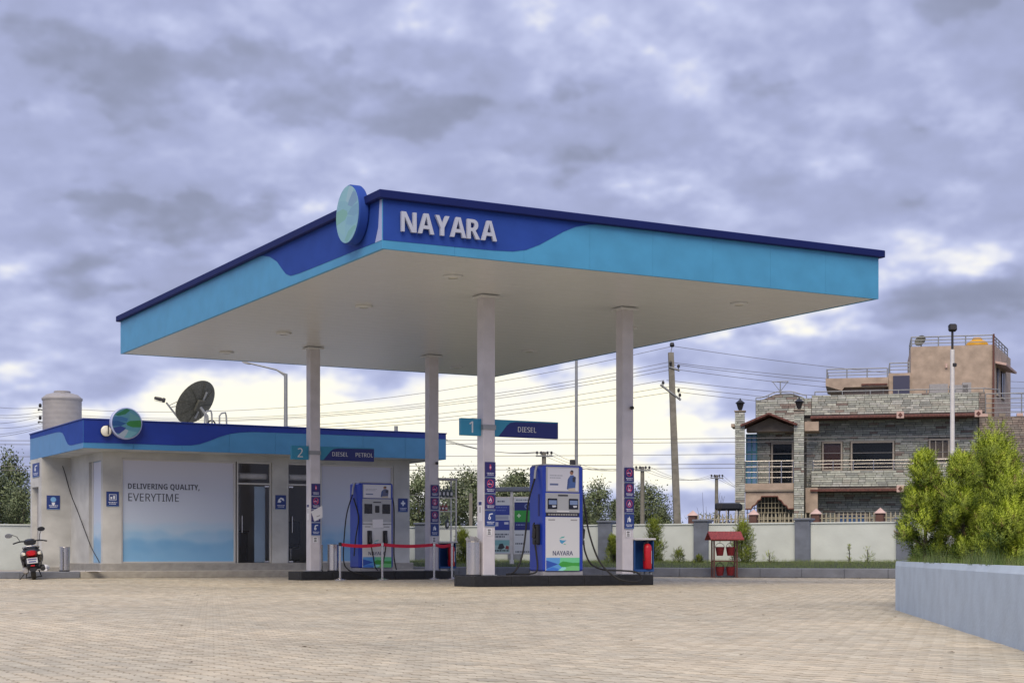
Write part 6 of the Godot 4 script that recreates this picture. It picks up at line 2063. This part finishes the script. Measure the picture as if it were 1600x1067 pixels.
	for s in [-1.0, 1.0]:
		var rise := 0.48
		var run := 1.16
		var m := box(sqrt(rise * rise + run * run) + 0.02, 0.09, 1.75, 0.01)
		part(t, "gable_slope", m, M.ledge_red, Vector3(-1.68 + s * run / 2, 6.27, 0.83), Vector3(0, 0, -s * rad_to_deg(atan2(rise, run))))
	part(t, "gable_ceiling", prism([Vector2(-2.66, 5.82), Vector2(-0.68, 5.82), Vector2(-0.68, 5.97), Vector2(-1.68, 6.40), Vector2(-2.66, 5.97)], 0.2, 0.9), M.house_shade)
	put.call("porch_floor", M.house_beige, -2.68, -0.67, 3.36, 3.62, -1.48, 0.15)
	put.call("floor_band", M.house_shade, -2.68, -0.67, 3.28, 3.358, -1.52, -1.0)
	var arch := [Vector2(-2.67, 3.275), Vector2(-2.67, 2.56), Vector2(-2.42, 2.56), Vector2(-2.36, 2.68), Vector2(-2.24, 2.74), Vector2(-2.14, 2.90), Vector2(-2.02, 2.96), Vector2(-2.00, 3.08), Vector2(-1.32, 3.08), Vector2(-1.30, 2.96), Vector2(-1.18, 2.90), Vector2(-1.08, 2.74), Vector2(-0.96, 2.68), Vector2(-0.90, 2.56), Vector2(-0.67, 2.56), Vector2(-0.67, 3.275)]
	part(t, "arch_wall", prism(arch, 1.28, 1.44), M.house_beige)
	var edge := []
	for i in range(1, 15):
		edge.append(Vector3(arch[i].x, arch[i].y - 0.01, 1.46))
	part(t, "arch_trim", tube(edge, 0.035, 5), M.stand_brown)
	var gr := []
	for i in 14:
		gr.append([bar(Vector3(-2.6 + i * 0.145, 0.4, 1.2), Vector3(-2.6 + i * 0.145, 3.05, 1.2), 0.016, 4)])
	for i in 12:
		gr.append([bar(Vector3(-2.65, 0.6 + i * 0.2, 1.2), Vector3(-0.7, 0.6 + i * 0.2, 1.2), 0.014, 4)])
	part(t, "arch_grille", joined(gr), M.picket_cream)
	put.call("recess_wall", M.house_beige, -0.20, 0.30, 2.4, 3.44, -1.0, 0.14)
	# glazed screen at the porch's left side
	for a in [-2.74, -2.52, -2.31]:
		put.call("screen_post", M.teal_frame, a, a + 0.05, 3.62, 5.78, -0.12, -0.06)
	for y in [3.62, 4.5, 5.0, 5.74]:
		put.call("screen_bar", M.teal_frame, -2.74, -2.26, y, y + 0.05, -0.115, -0.065)
	put.call("screen_pane", mat("sky_pane", lin(0.16, 0.30, 0.52), 0.2), -2.72, -2.30, 3.66, 5.75, -0.095, -0.085)
	railing(t, "porch_railing", [Vector3(-2.67, 3.62, 1.40), Vector3(-0.68, 3.62, 1.40)], [0.93, 0.70, 0.47, 0.24], 0.50, 0.026, M.steel)
	railing(t, "balcony_railing", [Vector3(0.10, 4.15, 0.72), Vector3(6.7, 4.15, 0.72)], [0.42, 0.28, 0.14], 0.85, 0.022, M.steel)
	var rc := []
	for k in 13:
		var a := lerpf(-2.33, -0.2, k / 12.0)
		rc.append(Vector3(a, crown.call(a) + 0.10, -0.13))
	part(t, "parapet_pipe", tube(rc, 0.025, 5), M.galvanised)
	for k in [0, 3, 6, 9, 12]:
		part(t, "parapet_post", bar(rc[k] - Vector3(0, 0.11, 0), rc[k], 0.02, 5), M.galvanised)
	railing(t, "roof_railing", [Vector3(0.15, 7.39, -0.13), Vector3(7.05, 7.39, -0.13), Vector3(7.7, 7.36, -0.6)], [0.16], 1.1, 0.024, M.galvanised)
	railing(t, "wing_railing", [Vector3(7.2, 6.40, -1.2), Vector3(13.0, 6.40, -1.2)], [1.02, 0.82, 0.62, 0.42, 0.22], 1.6, 0.024, M.galvanised)
	part(t, "antenna_bracket", joined([[bar(Vector3(-1.30, 7.5, -0.13), Vector3(-1.30, 8.02, -0.13), 0.025, 5)], [bar(Vector3(-1.66, 8.02, -0.13), Vector3(-0.94, 8.02, -0.13), 0.022, 5)], [bar(Vector3(-1.62, 8.02, -0.13), Vector3(-1.30, 7.6, -0.13), 0.014, 4)], [bar(Vector3(-0.98, 8.02, -0.13), Vector3(-1.30, 7.6, -0.13), 0.014, 4)]]), M.galvanised)
	# rooftop rooms
	part(t, "rooftop_room", joined([[prism([Vector2(4.17, 2.5), Vector2(7.66, 2.5), Vector2(8.78, 7.87), Vector2(4.17, 7.87)], 0.0, 3.2), Transform3D(Basis(Vector3.RIGHT, -PI / 2), Vector3(0, 6.45, 0))]]), M.house_beige)
	var sd := Vector2(1.12, 5.37).normalized()
	var sy := -atan2(sd.y, sd.x)     # the skewed side wall
	for e in [[0.9, 0.55], [2.6, 0.95]]:
		var c: Vector2 = Vector2(7.66, 2.5) + sd * e[0]
		var w := part(t, "side_window", box(e[1], 1.15, 0.06), M.dark_screen, Vector3(c.x + 0.02, 8.15, -c.y), Vector3(0, rad_to_deg(-sy), 0))
		part(w, "frame", box(e[1] + 0.12, 0.07, 0.10), M.window_frame, Vector3(0, -0.60, 0))
		part(w, "frame", box(0.06, 1.12, 0.09), M.window_frame, Vector3(0.1, 0, 0.01))
	var ac := Vector2(7.66, 2.5) + sd * 2.0
	part(t, "awning", box(3.6, 0.10, 0.50, 0.01), M.cap_pink, Vector3(ac.x + 0.22, 8.86, -ac.y + 0.05), Vector3(14, rad_to_deg(-sy), 0))
	part(t, "drain_pipe", bar(Vector3(7.60, 6.5, -2.42), Vector3(7.62, 10.1, -2.44), 0.045, 6), M.stand_brown)
	put.call("stair_room", M.house_beige, 3.23, 4.168, 6.45, 8.52, 2.45, 5.0)
	put.call("violet_shutter", M.shutter_violet, 3.42, 4.12, 7.3, 8.40, 2.40, 2.46)
	put.call("side_room", M.house_beige, 1.32, 3.228, 6.45, 8.0, 2.7, 6.0)
	part(t, "roof_slab", prism([Vector2(0.55, 8.34), Vector2(0.55, 8.02), Vector2(1.25, 7.80), Vector2(1.34, 7.94), Vector2(3.22, 7.94), Vector2(3.22, 8.34)], -6.0, -2.3), M.house_beige)
	put.call("window_hood", M.ledge_red, 2.08, 3.18, 8.0, 8.07, 2.24, 2.6)
	house_window(t, 2.22, 3.05, 7.3, 7.98, 2.72, M.curtain_brown, "dark window under the rooftop slab")
	put.call("wall_light", M.cap_pink, 5.62, 5.70, 8.70, 8.86, 2.42, 2.5)
	railing(t, "top_railing", [Vector3(4.20, 9.65, -5.5), Vector3(4.20, 9.65, -2.56), Vector3(7.60, 9.65, -2.56), Vector3(8.62, 9.65, -7.6)], [0.42, 0.28, 0.14], 1.05, 0.028, M.galvanised)
	railing(t, "slab_railing", [Vector3(0.60, 8.34, -5.0), Vector3(0.60, 8.34, -2.36), Vector3(3.18, 8.34, -2.36)], [0.40, 0.26, 0.13], 0.9, 0.026, M.galvanised)
	railing(t, "stair_railing", [Vector3(3.28, 8.52, -4.8), Vector3(3.28, 8.52, -2.5), Vector3(4.12, 8.52, -2.5)], [0.44, 0.30, 0.15], 0.85, 0.026, M.galvanised)
	for e in [[4.9, 0.75, 7.86], [5.72, 0.75, 7.80], [6.25, 0.35, 7.9]]:
		put.call("terrace_box", M.grey_plastic, e[0], e[0] + e[1], 7.0, e[2], 1.0, 1.5)
	var d := thing("satellite_dish", "small grey satellite dish on the neighbouring house's roof", "satellite dish", hp(4.62, 2.9, 9.65), 0.5)
	part(d, "reflector", lathe([[0.0, 0.0], [0.10, 0.01], [0.19, 0.04], [0.26, 0.09], [0.265, 0.10], [0.19, 0.06], [0.10, 0.03], [0.0, 0.02]], 20), M.dish_grey, Vector3(0, 0.26, 0), Vector3(-25, 30, 62))
	part(d, "mast", bar(Vector3(0, 0, 0), Vector3(0, 0.30, 0), 0.03), M.galvanised)
	var y := thing("yellow_tank", "yellow water tank behind the rooftop railing of the house", "water tank", hp(7.0, 3.4, 9.64))
	part(y, "body", lathe([[0.0, 0.0], [0.46, 0.0], [0.48, 0.06], [0.46, 0.18], [0.36, 0.28], [0.22, 0.33], [0.22, 0.38], [0.0, 0.40]], 24, true), M.tank_yellow)
	part(y, "lid", cyl(0.18, 0.05, 16), M.tank_yellow, Vector3(0, 0.385, 0))
	# commit the bricks: the 300 largest as parts, the rest as one mass
	house_bricks.sort_custom(func(p, q): return p[0] > q[0])
	var tones := [lin(0.550, 0.593, 0.534), lin(0.445, 0.482, 0.446), lin(0.655, 0.697, 0.631), lin(0.511, 0.522, 0.474), lin(0.393, 0.425, 0.406), lin(0.603, 0.633, 0.603), lin(0.328, 0.271, 0.247), lin(0.393, 0.327, 0.295), lin(0.288, 0.236, 0.219), lin(0.367, 0.327, 0.295), lin(0.432, 0.362, 0.323), lin(0.315, 0.278, 0.260)]
	var unit := box(1.0, 1.0, 1.0, 0.06)
	for i in 12:
		mat("brick_%d" % i, tones[i], 0.85, 0.0, "dirty", 0.9)
	var n := mini(300, house_bricks.size())
	for i in n:
		var o := part(t, "brick", unit, M["brick_%d" % house_bricks[i][2]])
		o.transform = house_bricks[i][1]
	var mm := MultiMesh.new()
	mm.transform_format = MultiMesh.TRANSFORM_3D
	mm.use_colors = true
	mm.mesh = unit
	mm.instance_count = house_bricks.size() - n
	for i in range(n, house_bricks.size()):
		mm.set_instance_transform(i - n, house_bricks[i][1])
		mm.set_instance_color(i - n, (tones[house_bricks[i][2]] as Color).srgb_to_linear())
	var mi := MultiMeshInstance3D.new()
	mi.name = "bricks"
	mi.multimesh = mm
	var bm := mat("brick_mass", Color.WHITE, 0.85, 0.0, "dirty", 0.9)
	bm.vertex_color_use_as_albedo = true
	mi.material_override = bm
	t.add_child(mi, true)
	mi.set_meta("kind", "stuff")

	# its front fence
	var marks := [7.885, 5.645, 3.433, 1.26, -0.95, -3.15]
	var f := thing("house_fence", "cream picket fence between brown pillars in front of the house", "fence", wp(3.433, 3.5), -0.5184)
	part(f, "base_wall", box(11.5, 1.45, 0.2), M.house_shade, Vector3(1.0, 0.725, 0))
	for i in marks.size():
		var x: float = 3.433 - marks[i]
		var p := part(f, "pillar", box(0.26, 2.0, 0.26, 0.01), M.pillar_brown, Vector3(x, 1.0, 0))
		part(p, "pillar_cap", lathe([[0.24, 0.0], [0.0, 0.19]], 4), M.cap_pink, Vector3(0, 1.0, 0), Vector3(0, 45, 0))
		if i < marks.size() - 1:
			var w: float = marks[i] - marks[i + 1]
			for h in [1.58, 1.86]:
				part(f, "rail", box(w - 0.26, 0.035, 0.03), M.picket_cream, Vector3(x + w / 2, h, 0))
			for k in 13:
				part(f, "picket", prism([Vector2(-0.022, 0.0), Vector2(0.022, 0.0), Vector2(0.022, 0.50), Vector2(0.0, 0.58), Vector2(-0.022, 0.50)], 0.016, 0.036), M.picket_cream, Vector3(x + 0.13 + (w - 0.26) * (k + 0.5) / 13.0, 1.47, 0))
	var s := thing("dark_shed", "open shed with dark tarpaulin roof left of the house's porch column", "shed", Vector3(8.1, 0, -60.0), -0.2)
	part(s, "roof", box(0.95, 0.26, 1.4, 0.05), M.tarpaulin, Vector3(0.05, 2.44, 0))
	for x in [-0.34, 0.0, 0.38]:
		for z in [-0.6, 0.6]:
			part(s, "post", bar(Vector3(x, 0, z), Vector3(x, 2.35, z), 0.03), M.white_paint)
	part(s, "screen", box(0.9, 1.2, 0.03), M.grey_plastic, Vector3(0.02, 1.3, -0.62))
